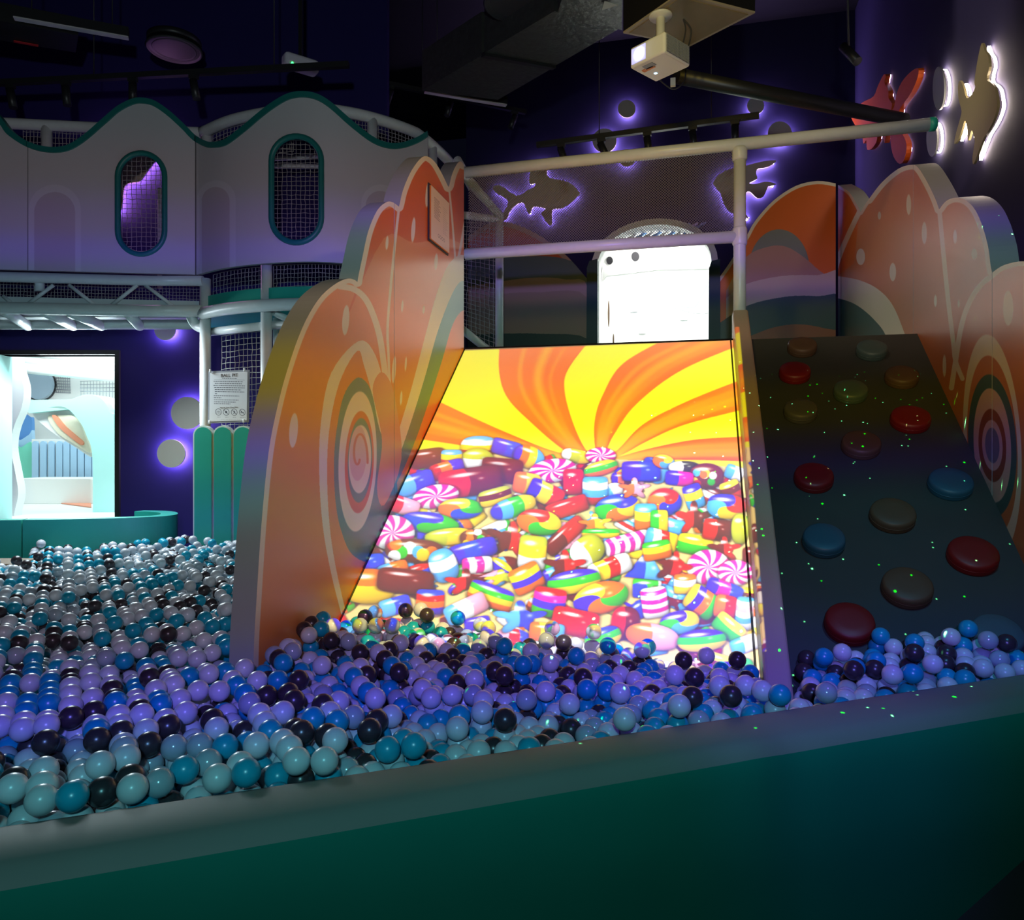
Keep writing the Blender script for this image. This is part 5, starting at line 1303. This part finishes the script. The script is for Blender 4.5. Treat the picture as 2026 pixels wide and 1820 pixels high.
b = MB(); b.box(fc + e1 * e1l * .24 + UP * .0, e1l * .20, .003, hp * .36, (e1, e2, UP)); bay = b.build('lens_bay', M['lensbay_glow'], pj)
b = MB(); b.lathe(fc + e1 * e1l * .22 - e2 * .003, tuple(-e2), [(.026, 0), (.026, .006), (.018, .010), (.0001, .012)], 24); b.build('lens', M['lens'], bay)
sc_ = pc - e1 * (e1l / 2) + UP * hp / 2
for i in range(7):
    for j in range(16):
        pass
b = MB(); b.box(sc_, .002, e2l * .43, hp * .40, (e1, e2, UP)); vp_ = b.build('vent_panel', M['proj_vent'], pj)
b = MB()
for j in range(18):
    b.box(sc_ - e1 * .003 + e2 * (e2l * .86 * ((j + .5) / 18 - .5)), .0015, .0022, hp * .40, (e1, e2, UP))
for i in range(6): b.box(sc_ - e1 * .003 + UP * (hp * .8 * ((i + .5) / 6 - .5)), .0012, e2l * .43, .0022, (e1, e2, UP))
b.build('vent_grille', M['grey'], vp_)
b = MB(); b.box(pc - e2 * e2l * .28 + e1 * e1l * .10 - UP * .001, .03, .018, .002, (e1, e2, UP)); b.build('label_plate', M['grey'], pj)
b = MB(); b.box(pc - e2 * e2l * .18 + e1 * e1l * .20 - UP * .001, .035, .012, .002, (e1, e2, UP)); b.build('warning_label', M['orange'], pj)
b = MB(); b.box(pc + e2 * e2l * .12 + e1 * e1l * .22 - UP * .001, .006, .006, .002, (e1, e2, UP)); b.build('status_light', M['led_blue'], pj)
mp = PZ(1307, 33, zpl - .01)
b = MB(); b.lathe(mp, (0, 0, -1), [(.062, -.006), (.062, .0), (.058, .006), (.024, .010), (.022, .012)], 28); b.build('mount_plate', M['proj'], pj)
top_ = Vector((mp.x, mp.y, zpl - .02)); bot = Vector((mp.x, mp.y, zq + hp))
b = MB(); b.tube([top_, bot], .024, 18); b.build('mount_pole', M['proj'], pj)
b = MB(); b.lathe(bot, (0, 0, 1), [(.045, -.004), (.045, .008), (.028, .02)], 20); b.build('mount_foot', M['proj'], pj)
ca = PZ(1352, 38, zpl - .012)
for k_, dxx in enumerate((.0, .03)):
    b = MB(); b.tube(smooth([tuple(ca), tuple(ca - UP * .06 + RT * (.012 + dxx)), tuple(ca - UP * .16 + RT * (-.01 + dxx)), tuple(k3 + UP * (hp - .01) - RT * .05 + FW * .04)], 6), .0045, 6); b.build('cable', M['ink'], pj)
b = MB(); b.tube(smooth([tuple(k2 + UP * .02), tuple(k2 + RT * .08 - UP * .04), tuple(k2 + RT * .14 + UP * .0), tuple(k2 + RT * .15 + UP * .08)], 6), .004, 6); b.build('cable', M['ink'], pj)
b = MB(); b.box(k2 + RT * .085 - UP * .0 + FW * .01, .013, .01, .02); b.build('plug', M['cream'], pj)
# black pipe to the right wall
b = MB(); b.tube([PZ(1338, 150, 3.45), PZ(1790, 238, 3.45)], .045, 16); tag(b.build('ceiling_pipe', M['black_metal']), 'black ceiling pipe running from behind the projector to the right wall', 'pipe')
# track lights
def track(label, a, c, z, heads, m='black_metal'):
    pa, pb_ = PZl(a, z), PZl(c, z); d = (pb_ - pa); l = d.length; d.normalize(); sd = Vector((-d.y, d.x, 0))
    t = thing('light_track', label, 'light track', (pa + pb_) / 2)
    b = MB(); b.box((pa + pb_) / 2, l / 2, .018, .018, (d, sd, UP)); b.build('rail', M[m], t)
    for f_ in (.3, .8):
        q = pa.lerp(pb_, f_); b = MB(); b.tube([q, Vector((q.x, q.y, ZC))], .004, 6); b.build('hanger', M[m], t)
    for (f_, lean) in heads:
        q = pa.lerp(pb_, f_) - UP * .018
        b = MB(); b.box(q - UP * .012, .03, .014, .012, (d, sd, UP)); ad = b.build('adapter', M[m], t)
        b = MB(); b.tube([q - UP * .02, q - UP * .06], .006, 8); b.build('stem', M[m], ad)
        ax = (UP * -1 + d * lean).normalized(); s0 = q - UP * .05
        b = MB(); b.tube([s0 - ax * .02, s0 + ax * .11], .026, 16); b.build('spot_head', M[m], ad)
    return t
track('black track with hanging spotlights above the yellow top rail', (1062, 287), (1502, 228), 3.55, ((.12, .35), (.31, .45), (.52, .15), (.72, .1), (.9, .0)))
track('dim black track with spotlights above the wavy fascia', (-20, 165), (690, 128), 3.75, ((.06, .2), (.22, .1), (.41, .0), (.58, .2)))
track('short black track with two spotlights by the unlit light bar', (740, 160), (1040, 222), 4.3, ((.1, -.3), (.48, -.3), (.92, -.4)))
# duct box with red strip, top left
tb = thing('cable_tray', 'dark ceiling tray with a red strip at the top left corner', 'cable tray', PZ(60, 100, 4.0))
quadprism([PZ(-60, 70, 4.0), PZ(150, 104, 4.0), PZ(155, 70, 4.0), PZ(-60, 30, 4.0)], .12, 'tray', M['black_metal'], tb)
quadprism([PZ(27, 84, 3.99), PZ(76, 93, 3.99), PZ(76, 90, 3.99), PZ(27, 81, 3.99)], .006, 'red_strip', M['red'], tb)
# spotlight at upper right
pa = PZ(1668, 92, 3.9); pb_ = PZ(1697, 122, 3.75)
t = thing('spotlight', 'single black spotlight high on the right under the ceiling', 'spotlight', pa)
b = MB(); b.tube([pa, pb_], .03, 16); b.build('spot_head', M['black_metal'], t)
b = MB(); b.tube([pa.lerp(pb_, .4), Vector((pa.x, pa.y, ZC))], .008, 8); b.build('stem', M['black_metal'], t)

# ------------------------------------------------------------------ green laser dots (a star projector lamp on the ceiling)
def laser():
    w = 2600; a = np.zeros((w, w, 4), np.float32); a[..., 3] = 1
    rr = np.random.default_rng(17)
    for i in range(1500):
        x, y = rr.integers(4, w - 4, 2); br = rr.random() ** 3
        rad = 1 if br < .5 else 1.8
        yy, xx = np.mgrid[-3:4, -3:4]; g = np.exp(-(xx ** 2 + yy ** 2) / (rad * .8)) * (.25 + .75 * br)
        a[y - 3:y + 4, x - 3:x + 4, 1] = np.maximum(a[y - 3:y + 4, x - 3:x + 4, 1], g)
        if i % 3: a[y - 3:y + 4, x - 3:x + 4, 0] += g * .15; a[y - 3:y + 4, x - 3:x + 4, 2] += g * .35
    a = np.clip(a, 0, 1); im = bpy.data.images.new('laser_dots', w, w); im.colorspace_settings.name = 'Non-Color'
    im.pixels.foreach_set(a.ravel()); im.update(); im.pack()
    loc = Vector((.62, 2.45, 4.1)); tgt = Vector((.66, 2.85, .8))
    ld = bpy.data.lights.new('laser_star_lamp', 'SPOT'); lo = bpy.data.objects.new('laser_star_lamp', ld); COL.objects.link(lo)
    f = (tgt - loc).normalized(); lo.location = loc; lo.rotation_euler = f.to_track_quat('-Z', 'Y').to_euler()
    r = f.cross(UP).normalized(); u = r.cross(f)
    ld.energy = 150; ld.spot_size = math.radians(52); ld.spot_blend = .5; ld.shadow_soft_size = 0.0
    ld.use_nodes = True; nt = ld.node_tree; em = nt.nodes['Emission']; geo = nt.nodes.new('ShaderNodeNewGeometry')
    def dot(v):
        m = nt.nodes.new('ShaderNodeVectorMath'); m.operation = 'DOT_PRODUCT'; m.inputs[1].default_value = tuple(v)
        nt.links.new(geo.outputs['Incoming'], m.inputs[0]); return m.outputs['Value']
    cb = nt.nodes.new('ShaderNodeCombineXYZ'); dd = dot(f)
    for i, v in enumerate((r, u)):
        q = nt.nodes.new('ShaderNodeMath'); q.operation = 'DIVIDE'; nt.links.new(dot(v), q.inputs[0]); nt.links.new(dd, q.inputs[1])
        ma = nt.nodes.new('ShaderNodeMath'); ma.operation = 'MULTIPLY_ADD'; ma.inputs[1].default_value = .62; ma.inputs[2].default_value = .5
        nt.links.new(q.outputs[0], ma.inputs[0]); nt.links.new(ma.outputs[0], cb.inputs[i])
    tx = nt.nodes.new('ShaderNodeTexImage'); tx.image = im; tx.extension = 'CLIP'
    nt.links.new(cb.outputs[0], tx.inputs[0]); nt.links.new(tx.outputs[0], em.inputs[0])
    st = nt.nodes.new('ShaderNodeMath'); st.operation = 'MULTIPLY'; st.inputs[1].default_value = 300
    nt.links.new(tx.outputs[1], st.inputs[0]); nt.links.new(st.outputs[0], em.inputs[1])
laser()
